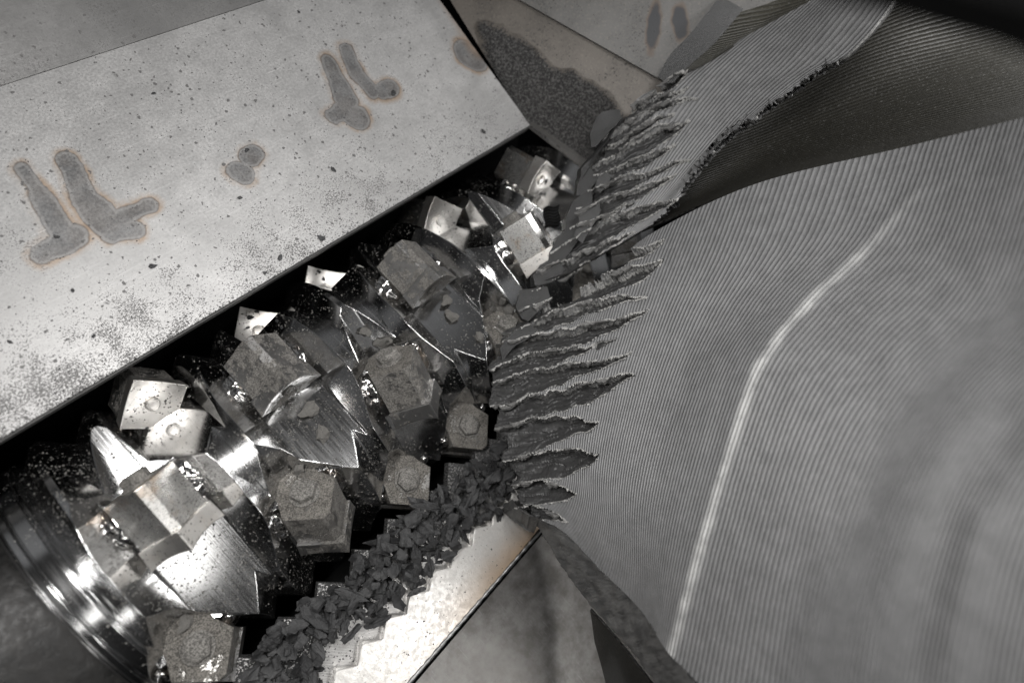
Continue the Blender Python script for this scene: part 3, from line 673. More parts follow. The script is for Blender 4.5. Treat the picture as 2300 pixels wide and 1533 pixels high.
def build_patch(name, rows, nu, nv, mat, parent, grooves=None, amp=0.12, thick=0.14, crease_glint=None, offs=None, scal=0.0):
    S = surf(rows, nu, nv)
    if scal:
        for j in range(nv + 1):
            k_ = max(0.0, 1 - j / (nv * 0.12))
            for i in range(nu + 1):
                y_ = S[j][i][1]; S[j][i][0] += k_ * scal * (abs(math.sin(y_ * 0.043 + 1.0)) * -1 + 0.5 + 0.6 * noise.noise(Vector((y_ * .03, 0, 2))) + 0.25 * noise.noise(Vector((y_ * .2, 0, 7))))
    if name == 'upper_wall':
        for j in range(nv + 1):
            k_ = max(0.0, 1 - (nv - j) / (nv * 0.08))
            for i in range(nu + 1):
                x_ = S[j][i][0]; q_ = noise.noise(Vector((x_ * .06, 0, 5))) + 0.6 * noise.noise(Vector((x_ * .25, 0, 7))); k2 = k_ * max(0.0, min(1.0, (1900 - x_) / 60)); S[j][i][0] += k2 * 9 * q_; S[j][i][1] += k2 * 9 * q_
    vs = []; cutv = []; sc = []; uvs = []
    W = nu + 1
    base = [[pd(*p) for p in r_] for r_ in S]
    for j in range(nv + 1):
        for i in range(nu + 1):
            p = base[j][i]
            a = base[j][min(i + 1, nu)] - base[j][max(i - 1, 0)]; b = base[min(j + 1, nv)][i] - base[max(j - 1, 0)][i]
            n = a.cross(b)
            n = n.normalized() if n.length > 1e-9 else -FW
            if n.dot(CAM - p) < 0: n = -n
            px, py, _ = S[j][i]; d = c = 0.0
            if grooves: d, c = groove(px, py, grooves)
            if offs: d += offs(px, py)
            vs.append((p - n * d * amp, n)); cutv.append(c); sc.append(crease_glint(px, py) if crease_glint else 0.0); uvs.append((i / nu, j / nv))
    nb = len(vs)
    V = [tuple(a) for a, n in vs] + [tuple(a - (n * 0.35 + (a - CAM).normalized() * 0.65).normalized() * thick) if False else tuple(a + ((a - CAM).normalized() * 0.7 - n * 0.3).normalized() * thick) for a, n in vs]
    F = []
    for j in range(nv):
        for i in range(nu):
            q = (j * W + i, j * W + i + 1, (j + 1) * W + i + 1, (j + 1) * W + i); F.append(q); F.append(tuple(k + nb for k in q[::-1]))
    rim = [i for i in range(W)] + [j * W + nu for j in range(1, nv + 1)] + [nv * W + i for i in range(nu - 1, -1, -1)] + [j * W for j in range(nv - 1, 0, -1)]
    nq = len(F)
    for k in range(len(rim)):
        a, b = rim[k], rim[(k + 1) % len(rim)]; F.append((b, a, a + nb, b + nb))
    me = bpy.data.meshes.new(name); me.from_pydata(V, [], F); me.update()
    for nm, arr, dflt in (('cut', cutv, 1.0), ('crease_glint', sc, 0.0)):
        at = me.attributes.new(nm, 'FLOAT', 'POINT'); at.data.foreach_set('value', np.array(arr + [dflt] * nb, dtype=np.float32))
    ul = me.uv_layers.new(name='rib'); li = np.zeros(len(me.loops), dtype=np.int32); me.loops.foreach_get('vertex_index', li)
    U = np.array(uvs + uvs, dtype=np.float32)[li]; ul.data.foreach_set('uv', U.ravel())
    for p in me.polygons: p.use_smooth = True
    me.set_sharp_from_angle(angle=R(50))
    o = link(name, me, mat, parent); o.location = -parent.location
    return o
block = tag(empty('plastic_block', pd(1500, 900, 4.2)), 'large ribbed grey plastic moulding torn into ragged strips where the knives bite it', 'plastic moulding')
def pdist(px, py, L_):
    d = 1e9
    for (x0, y0), (x1, y1) in zip(L_[:-1], L_[1:]):
        dx, dy = x1 - x0, y1 - y0; t = max(0, min(1, ((px - x0) * dx + (py - y0) * dy) / (dx * dx + dy * dy))); d = min(d, math.hypot(px - x0 - t * dx, py - y0 - t * dy))
    return d
FOLDS = [([(2260, 960), (2130, 1130), (2075, 1330), (2040, 1560)], 65, 0.20), ([(2200, 1180), (2150, 1400), (2140, 1560)], 50, -0.08), ([(1780, 1250), (1740, 1560)], 60, 0.12), ([(2330, 640), (2120, 780), (1990, 950), (1900, 1200)], 110, 0.22)]
def lobe_offs(px, py):
    v = -0.09 * math.exp(-(pdist(px, py, CREASE) / 30.0) ** 2)
    for L_, wd, am in FOLDS: v += am * math.exp(-(pdist(px, py, L_) / wd) ** 2)
    return v + 0.04 * noise.noise(Vector((px * .004, py * .004, 1.0)))
low = [
    [(1172, 1150, 4.45), (1128, 1010, 4.55), (1100, 880, 4.62), (1120, 775, 4.70), (1172, 706, 4.78), (1238, 674, 4.86)],
    [(1258, 1190, 4.30), (1215, 1040, 4.42), (1215, 900, 4.52), (1245, 775, 4.62), (1295, 680, 4.74), (1350, 618, 4.80)],
    [(1350, 1280, 4.0), (1320, 1080, 4.15), (1345, 890, 4.30), (1385, 740, 4.42), (1425, 612, 4.55), (1464, 524, 4.66)],
    [(1436, 1366, 3.67), (1440, 1120, 3.80), (1495, 890, 3.95), (1560, 725, 4.04), (1640, 570, 4.10), (1700, 412, 4.24)],
    [(1522, 1485, 3.28), (1585, 1200, 3.32), (1695, 850, 3.40), (1810, 690, 3.48), (1960, 530, 3.50), (2040, 328, 3.66)],
    [(1760, 1700, 2.65), (1820, 1290, 2.72), (1910, 1020, 2.76), (2030, 830, 2.78), (2210, 620, 2.80), (2340, 255, 2.98)],
    [(2010, 1750, 2.15), (2070, 1380, 2.18), (2150, 1120, 2.20), (2270, 930, 2.22), (2450, 700, 2.25), (2620, 195, 2.42)],
    [(2330, 1800, 1.75), (2380, 1450, 1.76), (2440, 1220, 1.78), (2540, 1020, 1.80), (2740, 700, 1.85), (2900, 140, 2.00)]]
build_patch('outer_wall', low, 300, 420, M['pl_low'], block, GL, 0.11, 0.16, crease_glint_at, lobe_offs, 16)
upw = [
    [(1196, 632, 4.90), (1268, 520, 4.95), (1318, 400, 5.0), (1380, 285, 5.08), (1460, 205, 5.15), (1512, 160, 5.2)],
    [(1262, 615, 4.86), (1360, 490, 4.90), (1420, 380, 4.93), (1478, 270, 4.98), (1550, 180, 5.0), (1650, 95, 5.02)],
    [(1350, 570, 4.80), (1440, 450, 4.80), (1520, 330, 4.80), (1610, 215, 4.78), (1700, 120, 4.75), (1835, -5, 4.70)],
    [(1420, 530, 4.74), (1498, 440, 4.70), (1590, 330, 4.62), (1690, 220, 4.52), (1790, 125, 4.42), (1930, -40, 4.25)],
    [(1470, 500, 4.68), (1519, 447, 4.60), (1556, 393, 4.54), (1633, 306, 4.44), (1702, 256, 4.34), (1780, 200, 4.22), (1845, 155, 4.12), (1907, 118, 4.03), (1985, 32, 3.88), (2040, -60, 3.78)]]
build_patch('upper_wall', upw, 260, 230, M['pl_up'], block, GU, 0.095, 0.11, None, None, 16)
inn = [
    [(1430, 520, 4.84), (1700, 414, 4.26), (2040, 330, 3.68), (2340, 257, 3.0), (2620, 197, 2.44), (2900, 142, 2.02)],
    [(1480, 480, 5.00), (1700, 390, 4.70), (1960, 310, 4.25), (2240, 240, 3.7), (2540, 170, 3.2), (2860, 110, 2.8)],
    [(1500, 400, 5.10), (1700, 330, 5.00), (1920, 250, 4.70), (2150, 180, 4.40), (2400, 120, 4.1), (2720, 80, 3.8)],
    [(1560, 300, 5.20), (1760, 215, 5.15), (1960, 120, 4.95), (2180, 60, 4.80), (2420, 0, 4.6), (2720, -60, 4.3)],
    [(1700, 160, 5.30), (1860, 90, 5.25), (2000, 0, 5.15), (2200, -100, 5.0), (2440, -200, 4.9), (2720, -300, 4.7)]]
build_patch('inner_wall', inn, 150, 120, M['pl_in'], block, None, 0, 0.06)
tl = [
    [(1496, 176, 5.06), (1535, 160, 5.02), (1575, 148, 4.99), (1650, 105, 4.98)],
    [(1525, 140, 5.08), (1580, 122, 5.04), (1640, 105, 5.0), (1720, 62, 4.92)],
    [(1570, 85, 5.10), (1640, 62, 5.06), (1720, 45, 4.98), (1800, 15, 4.86)],
    [(1650, -20, 5.12), (1730, -35, 5.06), (1800, -40, 4.98), (1900, -60, 4.8)]]
build_patch('corner_wall', tl, 60, 60, M['pl_in2'], block, None, 0, 0.08)
g = G('cut plastic'); d_ = g.noise(4, 4, 0.7, g.scale((30, 30, 6))); f_ = g.noise(60, 3, 0.7)
M['cutp'] = g.fin(g.bsdf(g.mixc(d_, (0.018, 0.018, 0.019), (0.05, 0.05, 0.049)), g.ramp(f_, 0.3, 0.7, 0.3, 0.5), 0, g.bump(g.math('ADD', d_, g.math('MULTIPLY', f_, 0.3)), 0.5, 0.015), 0.5))
g = G('rough cut side'); f_ = g.noise(30, 4, 0.8); d_ = g.noise(8, 3, 0.6)
M['side'] = g.fin(g.bsdf(g.mixc(g.ramp(d_, 0.3, 0.7), (0.06, 0.06, 0.06), (0.12, 0.119, 0.116)), 0.5, 0, g.bump(f_, 0.6, 0.015), 0.4))
g = G('torn plastic fringe'); f_ = g.noise(40, 3, 0.7)
M['fringe'] = g.fin(g.bsdf(g.mixc(f_, (0.25, 0.248, 0.24), (0.6, 0.59, 0.57)), 0.6, 0, g.bump(f_, 0.6, 0.01), 0.4))
g = G('torn flap plastic'); f_ = g.noise(50, 3, 0.7); M['fringe_d'] = g.fin(g.bsdf(g.mixc(f_, (0.09, 0.089, 0.087), (0.26, 0.256, 0.25)), 0.45, 0, g.bump(f_, 0.6, 0.01), 0.5))
# cut outer rim along the corner wall, facing left
rimw = [
    [(1478, 172, 5.0), (1506, 122, 5.02), (1552, 74, 5.04), (1626, -20, 5.07)],
    [(1496, 186, 5.0), (1532, 134, 5.02), (1586, 80, 5.04), (1660, -12, 5.07)],
    [(1512, 186, 5.0), (1550, 146, 5.02), (1612, 90, 5.04), (1690, -5, 5.07)]]
side = [
    [(1150, 1120, 4.62), (1216, 1196, 4.50), (1272, 1286, 4.30), (1336, 1368, 4.08), (1413, 1454, 3.78), (1465, 1522, 3.55), (1560, 1640, 3.2)],
    [(1160, 1134, 4.52), (1236, 1192, 4.38), (1306, 1281, 4.16), (1376, 1364, 3.92), (1450, 1446, 3.60), (1504, 1520, 3.36), (1600, 1640, 2.98)],
    [(1172, 1150, 4.44), (1258, 1189, 4.29), (1350, 1279, 3.99), (1420, 1348, 3.74), (1480, 1425, 3.45), (1542, 1510, 3.2), (1650, 1640, 2.9)]]
under = [[(1325, 1368, 4.30), (1372, 1420, 4.08), (1440, 1505, 3.80), (1560, 1660, 3.4)], [(1330, 1400, 4.34), (1365, 1455, 4.15), (1420, 1560, 3.95), (1500, 1720, 3.6)], [(1335, 1440, 4.38), (1352, 1500, 4.24), (1375, 1600, 4.1), (1400, 1760, 3.8)]]
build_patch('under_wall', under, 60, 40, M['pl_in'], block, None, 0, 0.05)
build_patch('side_face', side, 200, 24, M['side'], block, None, 0.03, 0.3, None, lambda x, y: 0.5 * noise.noise(Vector((x * .05, y * .05, 0))) + .3 * noise.noise(Vector((x * .4, y * .4, 3))))
rimw = [[r_[0], r_[1], r_[2], r_[3]] for r_ in rimw]
build_patch('cut_rim', rimw, 60, 14, M['cutp'], block, None, 0, 0.03)
# lobes with smooth scalloped cut faces on the biting side
def lobe(pts, depth, thick, name='torn_lobe', skew=(0, 0)):
    bm = bmesh.new(); n = len(pts)
    a = [bm.verts.new(pd(x, y, depth + dz)) for x, y, dz in pts]
    cx = sum(p[0] for p in pts) / n; cy = sum(p[1] for p in pts) / n
    b = [bm.verts.new(pd(x + skew[0] + (cx - x) * .1, y + skew[1] + (cy - y) * .1, depth + thick)) for x, y, dz in pts]
    bm.faces.new(a); bm.faces.new(b[::-1])
    for i in range(n): bm.faces.new((a[i], b[i], b[(i + 1) % n], a[(i + 1) % n]))
    bmesh.ops.triangulate(bm, faces=[f for f in bm.faces if len(f.verts) > 4])
    bmesh.ops.subdivide_edges(bm, edges=bm.edges[:], cuts=3, use_grid_fill=True)
    for v in bm.verts: v.co += Vector((noise.noise(v.co * 9), noise.noise(v.co * 9 + Vector((5, 0, 0))), noise.noise(v.co * 9 + Vector((0, 7, 0))))) * 0.012
    o = bm_obj(name, bm, M['cutp'], block, smooth=35); o.location = -block.location; return o
lobe([(1340, 262, 0), (1352, 252, 0), (1392, 246, -.02), (1398, 268, -.02), (1372, 292, 0), (1340, 330, 0.02), (1328, 330, .03), (1326, 296, .03)], 5.05, 0.25, skew=(-6, 10))
lobe([(1168, 650, 0), (1228, 644, -.02), (1240, 672, -.03), (1212, 700, -.02), (1186, 722, 0), (1172, 716, .02), (1160, 688, .03)], 4.72, 0.25, skew=(-6, 8))
lobe([(1122, 780, 0), (1150, 748, 0), (1186, 724, -.02), (1210, 745, -.02), (1160, 776, 0), (1128, 812, 0.02)], 4.66, 0.25, skew=(-4, 8))
for sc in ([(1400, 262), (1360, 318), (1330, 352), (1305, 378), (1302, 410)], [(1318, 372), (1300, 400), (1295, 440), (1320, 436), (1345, 400)],
           [(1330, 420), (1292, 448), (1270, 490), (1268, 520), (1300, 512), (1330, 470)], [(1290, 505), (1252, 532), (1234, 566), (1232, 598), (1262, 590), (1300, 540)],
           [(1250, 580), (1214, 594), (1196, 620), (1200, 642), (1240, 632), (1268, 606)]):
    lobe([(x, y, 0.02 * math.sin(k)) for k, (x, y) in enumerate(sc)], 4.93, 0.24, skew=(-10, 6))
# grey smooth facets where pieces were sheared off
for sc, dp in (([(1360, 385), (1374, 392), (1366, 418), (1348, 432), (1336, 420), (1344, 396)], 4.80), ([(1300, 470), (1345, 450), (1350, 474), (1322, 520), (1306, 545), (1290, 530), (1300, 500)], 4.78)):
    lobe([(x, y, 0) for x, y in sc], dp, 0.12, 'sheared_facet')
# ragged fringe along each groove's lower lip: one mesh part per wall
def burst_(px, k): return noise.noise(Vector((px * .05, k * 5.0, 1))) + 0.1
def fringe(LST, rows, name, depthf, seed):
    rs = random.Random(seed); bm = bmesh.new()
    for k in range(len(LST)):
        (x0, y0), (x1, y1) = LST[k]; px = x0 - 6
        while px < x1 + 4:
            s, y = yline(k, LST, px)
            for side in (0, 1):
                if side:
                    nx_ = [yline(m, LST, px)[1] for m in range(len(LST))]; nx_ = [q for q in nx_ if q > y + 1]
                    sp_ = max(14.0, min((min(nx_) - y) if nx_ else 40.0, 85.0)); yy = y + sp_ * min(1.0, taper(s, k))
                    if rs.random() < 0.55 and s < 0.75: continue
                else: yy = y - 0.5
                if burst_(px, k) < -0.05 and rs.random() < 0.6: continue
                d = bvh_hit(px, yy - 1.5 if not side else yy + 1.5)
                if d is None: continue
                burst = noise.noise(Vector((px * .05, k * 5.0, 1))) + 0.35
                wpx = rs.uniform(2.5, 7); hp = rs.uniform(0.5, 2.0) + max(0, burst) * rs.uniform(0, 7) + (2 * rs.random() if s > 0.8 else 0)
                if side: hp *= 0.6
                lift = rs.uniform(0.008, 0.03)
                sl = (y1 - y0) / (x1 - x0)
                p = [pd(px, yy - 1.2, d - 0.004), pd(px + wpx, yy - 1.2 + sl * wpx, d - 0.004), pd(px + wpx * rs.uniform(.5, 1.0), yy + sl * wpx * .8 + hp * rs.uniform(.5, 1), d - lift), pd(px + wpx * rs.uniform(.1, .5), yy + hp, d - lift * 1.2)]
                a = [bm.verts.new(v) for v in p]; b = [bm.verts.new(v + FW * 0.01) for v in p]
                bm.faces.new(a); bm.faces.new(b[::-1])
                for i in range(4): bm.faces.new((a[i], b[i], b[(i + 1) % 4], a[(i + 1) % 4]))
            px += rs.uniform(1.6, 4.5)
    o = bm_obj(name, bm, M['fringe'], block); o.location = -block.location; o['kind'] = 'stuff'
def flaps(LST, name, seed, n):
    rs = random.Random(seed); bm = bmesh.new()
    for _ in range(n):
        k = rs.randrange(len(LST)); (x0, y0), (x1, y1) = LST[k]; s_ = rs.uniform(0.0, 0.85); px = x0 + (x1 - x0) * s_
        y = yline(k, LST, px)[1]; d = bvh_hit(px, y - 2)
        if d is None: continue
        L = rs.uniform(14, 46); h = rs.uniform(4, 13); N = 9; sl = (y1 - y0) / (x1 - x0); prev = None
        for i in range(N + 1):
            u = i / N; w_ = h * math.sin(math.pi * min(1, u * 1.15 + .05)) ** .7 * (0.7 + 0.6 * rs.random()) if u < 0.85 else h * (1 - u) * 3
            w_ = max(0.6, w_); qx = px + (u - .5) * L; qy = y + (u - .5) * L * sl + 1.2 * math.sin(u * 7 + k)
            a = bm.verts.new(pd(qx, qy - 1, d - 0.006)); c = bm.verts.new(pd(qx + 1, qy + w_ * .55, d - 0.028 - 0.01 * rs.random())); b = bm.verts.new(pd(qx + 1.5, qy + w_, d - 0.012))
            if prev: bm.faces.new((prev[0], a, c, prev[1])); bm.faces.new((prev[1], c, b, prev[2]))
            prev = (a, c, b)
    o = bm_obj(name, bm, M['fringe_d'], block); o.location = -block.location; o['kind'] = 'stuff'
bpy.context.view_layer.update()
def make_bvh(objs):
    V = []; F = []
    for o in objs:
        o_m = o.matrix_world; off = len(V); V += [o_m @ v.co for v in o.data.vertices]; F += [tuple(k + off for k in p.vertices) for p in o.data.polygons]
    return BVHTree.FromPolygons(V, F)
BB = make_bvh([o for o in block.children])
def bvh_hit(px, py):
    r = ray(px, py); h = BB.ray_cast(CAM, r)
    return (h[0] - CAM).dot(FW) if h[0] else None
fringe(GL, low, 'torn_fringe', None, 3)
fringe(GU, upw, 'torn_fringe', None, 4)
flaps(GL, 'torn_flaps', 7, 60); flaps(GU, 'torn_flaps', 8, 55)

# ------------------------------------------------------------------ flakes and crumbs
g = G('plastic chip'); f_ = g.noise(45, 4, 0.7); c_ = g.noise(8, 2)
M['chip'] = g.fin(g.bsdf(g.mixc(g.ramp(c_, 0.3, 0.7), (0.026, 0.026, 0.027), (0.055, 0.055, 0.056)), g.ramp(f_, 0.3, 0.7, 0.42, 0.7), 0, g.bump(f_, 0.6, 0.02), 0.5))
g = G('dusty chip'); f_ = g.noise(60, 4, 0.7)
M['chip_d'] = g.fin(g.bsdf(g.mixc(f_, (0.07, 0.068, 0.064), (0.18, 0.172, 0.16)), 0.85, 0, g.bump(f_, 0.8, 0.02), 0.3))
def chip_mesh(seed, mat, flat=0.32, ribbed=False):
    rs = random.Random(seed); bm = bmesh.new()
    for k in range(12):
        a = rs.uniform(0, 6.28); r_ = rs.uniform(0.65, 1.0)
        bm.verts.new((math.cos(a) * r_ * rs.uniform(0.9, 1.3), math.sin(a) * r_ * 0.75, rs.uniform(-flat, flat)))
    res = bmesh.ops.convex_hull(bm, input=bm.verts[:])
    bmesh.ops.delete(bm, geom=[v for v in bm.verts if not v.link_faces], context='VERTS')
    bmesh.ops.subdivide_edges(bm, edges=bm.edges[:], cuts=2, use_grid_fill=True)
    bmesh.ops.triangulate(bm, faces=bm.faces[:])
    for v in bm.verts:
        p = v.co; v.co = p + Vector((noise.noise(p * 2.2 + Vector((seed, 0, 0))), noise.noise(p * 2.2 + Vector((0, seed, 0))), noise.noise(p * 2.6 + Vector((0, 0, seed))) * .8)) * 0.24
        if ribbed: v.co.z += 0.06 * math.sin(v.co.x * 16)
    me = bpy.data.meshes.new('plastic_chip'); bmesh.ops.recalc_face_normals(bm, faces=bm.faces[:]); bm.to_mesh(me); bm.free()
    for p in me.polygons: p.use_smooth = True
    me.set_sharp_from_angle(angle=R(16)); me.materials.append(mat); return me
CH = [chip_mesh(k, M['chip']) for k in range(16)]
CHL = [chip_mesh(50 + k, M['chip'], 0.16) for k in range(5)]
CHD = [chip_mesh(30 + k, M['chip_d'], 0.5) for k in range(5)]
def chip(me, loc, s, rot, label, group=None, name='plastic_chip', st=(1, 1, 1)):
    o = bpy.data.objects.new(name, me); COL.objects.link(o); o.location = loc; o.scale = (s * st[0], s * st[1], s * st[2]); o.rotation_euler = rot
    tag(o, label, 'plastic chip', group); return o
ZN = [(1250, 'in the upper heap beside the torn block'), (1330, 'in the middle of the heap between teeth rows'), (1430, 'in the lower heap beside the bare patch'), (9999, 'in the last of the heap at the bottom edge')]
def fl_zone(px, py): return [t for y, t in ZN if (py < 1170 if y == 1250 else py < y)][0]
def fl_label(px, py, l): return ('long curled black plastic shred ' if l else 'jagged black plastic flake ') + fl_zone(px, py)
def fl_group(px, py, l): return ('black plastic shreds ' if l else 'black plastic flakes ') + fl_zone(px, py)
# heap on the counter knife: height-field stacking
HEAP = [(1060, 1040), (1135, 985), (1150, 1120), (1105, 1150), (1065, 1180), (1015, 1235), (972, 1280), (925, 1330), (868, 1350), (855, 1400), (800, 1440), (735, 1440), (700, 1535), (530, 1540), (550, 1480), (620, 1395), (690, 1360), (745, 1310), (800, 1260), (870, 1200), (900, 1160), (945, 1110), (1005, 1080)]
hf = {}
rs = random.Random(21); count = 0; tries = 0
def hkey(x, y): return (int(round(x / 0.03)), int(round(y / 0.03)))
while count < 298 and tries < 6000:
    tries += 1
    px, py = rs.uniform(530, 1155), rs.uniform(980, 1540)
    d = poly_dist(px, py, HEAP)
    if d > -4 and rs.random() > 0.05: continue
    if d > 14: continue
    # thin bare patch in the middle
    if poly_dist(px, py, [(715, 1480), (830, 1375), (850, 1400), (800, 1460), (730, 1540)]) < 0: continue
    p = on_plane(px, py, Vector((0, 0, ZC + 0.03)), PN)
    s = 0.034 + 0.055 * rs.random() ** 1.5; long_ = rs.random() < 0.12
    h = max(hf.get((hkey(p.x, p.y)[0] + a, hkey(p.x, p.y)[1] + b), 0.0) for a in (-1, 0, 1) for b in (-1, 0, 1))
    if h > 0.17: continue
    me = rs.choice(CHL if long_ else CH)
    z = ZC + h + s * 0.42
    chip(me, (p.x, p.y, z), s * (1.15 if long_ else 1), (rs.uniform(-.6, .6), rs.uniform(-.6, .6), rs.uniform(0, 6.28)), fl_label(px, py, long_), fl_group(px, py, long_), 'plastic_flake', (1.5, .7, 1) if long_ else (1, 1, 1))
    for a in (-1, 0, 1):
        for b in (-1, 0, 1):
            k = (hkey(p.x, p.y)[0] + a, hkey(p.x, p.y)[1] + b); hf[k] = max(hf.get(k, 0), h + s * 0.55)
    count += 1
RB = make_bvh([drum] + [o for o in rotor.children_recursive if o.type == 'MESH' and o.name.split('.')[0] in ('knife_holder', 'knife', 'bolt_head')])
def on_rotor(px, py):
    h = RB.ray_cast(CAM, ray(px, py)); return (h[0], h[1]) if h[0] else (None, None)
ST = [(692, 925, 26, 'rounded grey chip in front of the second knife, upper of two'), (724, 972, 24, 'angular grey chip on the ramp below the second knife, lower of two'),
      (820, 745, 17, 'pale grey cube-like chip in the triangular pocket at mid rotor'), (862, 768, 22, 'long dusty sliver leaning in the triangular pocket at mid rotor'),
      (1012, 712, 20, 'angular dusty chip lying before the third knife'), (1000, 680, 18, 'pale rough chip between the third knife and its ramp'), (1075, 757, 16, 'thin curved chip near the tip of the third ramp'),
      (1106, 690, 13, 'small round chip in the dark pocket beside the torn plastic'), (1142, 698, 20, 'large flat dusty chip in the pocket beside the torn plastic'), (1128, 675, 12, 'flat pale chip behind the large one by the torn plastic'),
      (415, 1400, 22, 'thin curled chip above the lowest hexagon bolt'), (672, 1052, 18, 'flat chip behind the dusty hexagon bolt'), (880, 975, 10, 'dark crumb near the rust spot of the middle holder')]
for k, (px, py, s, lab) in enumerate(ST):
    p, n = on_rotor(px, py)
    if p is None: continue
    if n.dot(CAM - p) < 0: n = -n
    sc = s * (p - CAM).dot(FW) / FPX
    rot = n.to_track_quat('Z', 'Y').to_euler(); o = chip(CHD[k % 5], p + n * sc * 0.3, sc, rot, lab)
    o.rotation_euler.rotate_axis('Z', k * 1.3)
# ribbed chip leaning on the rotor by the plastic
def rib_chip():
    bm = bmesh.new(); n, m = 40, 12; vs = []
    for j in range(m + 1):
        for i in range(n + 1):
            x, y = i / n - .5, j / m - .5; vs.append(bm.verts.new((x * 1.5 + 0.08 * math.sin(y * 7), y * 1.3 + 0.06 * math.sin(x * 9), 0.07 * abs(math.sin(x * 15 * 1.5)) + 0.1 * x * x)))
    for j in range(m):
        for i in range(n): bm.faces.new((vs[j * (n + 1) + i], vs[j * (n + 1) + i + 1], vs[(j + 1) * (n + 1) + i + 1], vs[(j + 1) * (n + 1) + i]))
    bmesh.ops.solidify(bm, geom=bm.faces[:], thickness=0.16)
    return mk(bm, 'ribbed_chip', 60)
rc = rib_chip(); rc.materials.append(M['chip'])
p = pd(1240, 488, 5.02)
o = bpy.data.objects.new('ribbed_chip', rc); COL.objects.link(o); o.matrix_world = Matrix(((RT.x, -DN.x, -FW.x, 0), (RT.y, -DN.y, -FW.y, 0), (RT.z, -DN.z, -FW.z, 0), (0, 0, 0, 1))) @ Matrix.Rotation(R(95), 4, 'Z') @ Matrix.Rotation(R(-35), 4, 'X')
o.scale = (0.12, 0.12, 0.12); o.location = p; tag(o, 'black ribbed plastic fragment between the far knife holder and the torn plastic', 'plastic chip')
p = on_plane(1105, 1050, Vector((0, 0, ZC + 0.2)), PN); o = bpy.data.objects.new('ribbed_chip', rc); COL.objects.link(o); o.scale = (0.085, 0.085, 0.085); o.location = p; o.rotation_euler = (0.3, -0.3, 0.9)
tag(o, 'dark ribbed fragment on top of the flake heap at its upper end', 'plastic chip')
# chips on the plate
PC = [(343, 597, 10, 'square black chip on the plate below the left heat marks'), (748, 380, 8, 'small black chip right of the middle heat mark'), (556, 338, 9, 'ribbed black chip on the small middle heat mark'),
      (1086, 296, 8, 'thin black chip near the corner of the plate'), (884, 210, 9, 'curled black chip on the upper right heat mark'), (720, 535, 11, 'thin curl of black plastic at the plate edge above the rotor'),
      (628, 580, 8, 'black crumb at the plate edge over the far left knives'), (126, 530, 9, 'black chip on the lowest left heat mark'), (163, 652, 6, 'tiny black chip below the left heat marks'),
      (345, 210, 5, 'tiny black chip high on the plate left of centre'), (60, 122, 9, 'grey chip on the upper left edge of the plate'), (540, 445, 6, 'curled chip below the small middle heat mark'), (670, 28, 6, 'tiny chip at the top edge of the plate'),
      (210, 755, 6, 'tiny chip in the dusty lower left of the plate'), (22, 768, 6, 'tiny chip at the far left of the plate'), (595, 612, 6, 'small crumb just above the gap over the rotor')]
for k, (px, py, s, lab) in enumerate(PC):
    p = on_plane(px, py, Vector((0, 0, ZP)), PN); sc = s * (p - CAM).dot(FW) / FPX
    chip(CHL[k % 5], p + Vector((0, 0, sc * 0.2)), sc, (0.15 * (k % 3), 0.2, k * 1.7), lab, None, 'plastic_chip')
for k, (px, py, s) in enumerate([(562, 712, 9), (588, 736, 7), (622, 722, 8), (604, 700, 5), (556, 735, 5), (632, 735, 6), (578, 700, 6), (716, 612, 7), (744, 604, 6), (772, 610, 7), (726, 626, 6), (760, 596, 5), (708, 600, 4),
                                (1220, 372, 6), (1226, 408, 7), (1216, 436, 6), (1262, 395, 5), (990, 505, 5), (1020, 500, 4), (330, 960, 4), (372, 900, 4)]):
    p, n = on_rotor(px, py)
    if p is None: continue
    if n.dot(CAM - p) < 0: n = -n
    sc = s * (p - CAM).dot(FW) / FPX; o = chip(CHL[k % 5], p + n * sc * 0.1, sc, n.to_track_quat('Z', 'Y').to_euler(), 'tiny black plastic chip clinging to a pale knife or pocket face of the rotor', 'black chips clinging to the pale rotor faces'); o.rotation_euler.rotate_axis('Z', k * 2.1); o.scale.z *= 0.6
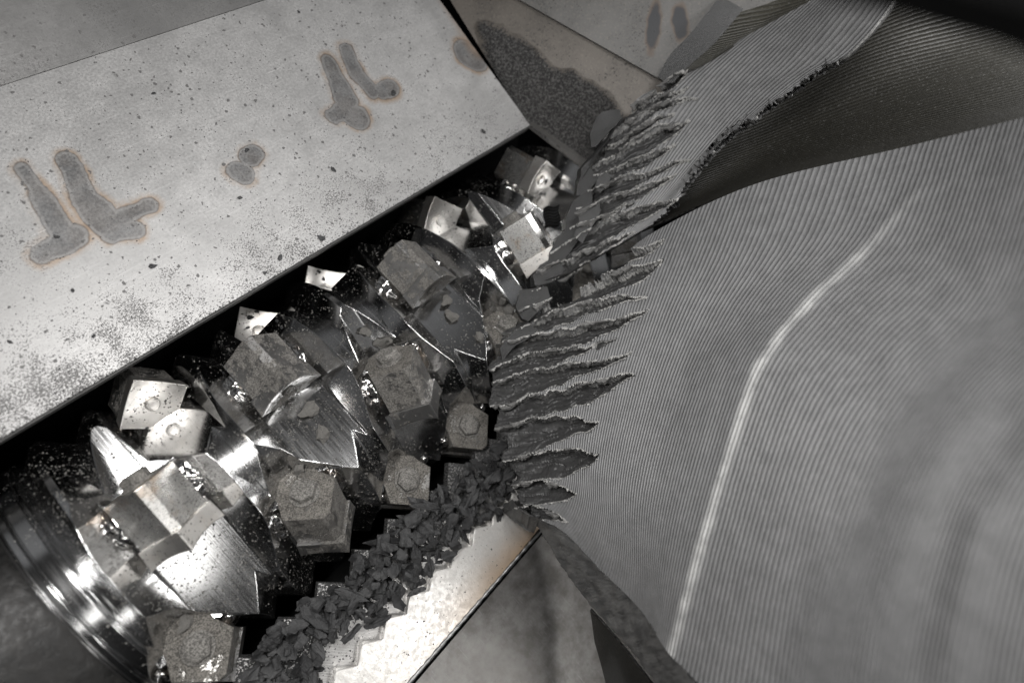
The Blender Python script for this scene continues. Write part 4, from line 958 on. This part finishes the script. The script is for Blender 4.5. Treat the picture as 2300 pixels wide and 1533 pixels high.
# crumbs: loose mass nobody could count
def crumbs(name, pts, label, mat):
    bm = bmesh.new(); r2 = random.Random(len(pts))
    for p, n, s in pts:
        t = n.orthogonal().normalized(); b = n.cross(t); a0 = r2.uniform(0, 6.28)
        vs = [bm.verts.new(p + (t * math.cos(a0 + k * 2.09) + b * math.sin(a0 + k * 2.09)) * s * r2.uniform(.5, 1.3)) for k in range(3)] + [bm.verts.new(p + n * s * r2.uniform(.35, .9))]
        for f in ((0, 1, 2), (0, 3, 1), (1, 3, 2), (2, 3, 0)): bm.faces.new([vs[i] for i in f])
    o = bm_obj(name, bm, mat); tag(o, label, 'crumbs', kind='stuff'); return o
pts = []; r3 = random.Random(8)
for _ in range(4200):
    x = r3.uniform(-0.75, 3.95); y = YA + (r3.random() ** 2.4) * 1.7
    if r3.random() > 0.35 + 0.65 * math.exp(-(y - YA) * 2.2) * (1.25 - x * 0.2): continue
    pts.append((Vector((x, y, ZP)), Vector((0, 0, 1)), r3.uniform(0.002, 0.0075)))
crumbs('plate_crumbs', pts, 'fine black plastic crumbs strewn over the light steel plate', M['chip'])
pts = []
for _ in range(12000):
    px, py = r3.uniform(0, 1250), r3.uniform(330, 1500); p, n = on_rotor(px, py)
    if p is None or p.x < -0.65: continue
    if n.dot(CAM - p) < 0: n = -n
    if n.z < 0.35: continue
    if noise.noise(p * 3.2) < -0.12 and r3.random() < .8: continue
    pts.append((p, n, r3.uniform(0.003, 0.011)))
crumbs('rotor_crumbs', pts, 'fine grey plastic crumbs clinging all over the rotor', M['chip_d'])
pts = []
for _ in range(1500):
    px, py = r3.uniform(520, 1230), r3.uniform(1120, 1530); p = on_plane(px, py, Vector((0, 0, ZC)), PN)
    if p.y < ty - 0.02:
        p = on_plane(px, py, Vector((0, 0, zr)), PN)
        if p.y < yo2 + 0.02 or p.y > ty - 0.14 or r3.random() < 0.85: continue
    elif p.y > -1.1: continue
    pts.append((p, Vector((0, 0, 1)), r3.uniform(0.003, 0.010)))
crumbs('counter_knife_crumbs', pts, 'fine black crumbs between the flake heap and the toothed rail', M['chip'])

# added black sheet close to the camera that darkens the upper right corner
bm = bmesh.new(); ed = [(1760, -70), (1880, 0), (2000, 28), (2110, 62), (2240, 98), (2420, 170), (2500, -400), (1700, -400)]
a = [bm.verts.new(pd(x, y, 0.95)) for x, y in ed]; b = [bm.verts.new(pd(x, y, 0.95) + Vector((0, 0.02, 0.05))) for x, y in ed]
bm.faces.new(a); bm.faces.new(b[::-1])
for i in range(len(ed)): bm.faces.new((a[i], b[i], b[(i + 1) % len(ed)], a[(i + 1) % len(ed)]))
g = G('black corner shade'); M['corner_shade'] = g.fin(g.bsdf((0.0015, 0.0015, 0.0015), 0.9, 0, g.bump(g.noise(20), 0.2, 0.01), 0.05))
tag(bm_obj('corner_shade_sheet', bm, M['corner_shade']), 'added black sheet darkening the hollow of the plastic in the upper right corner', 'shade sheet')
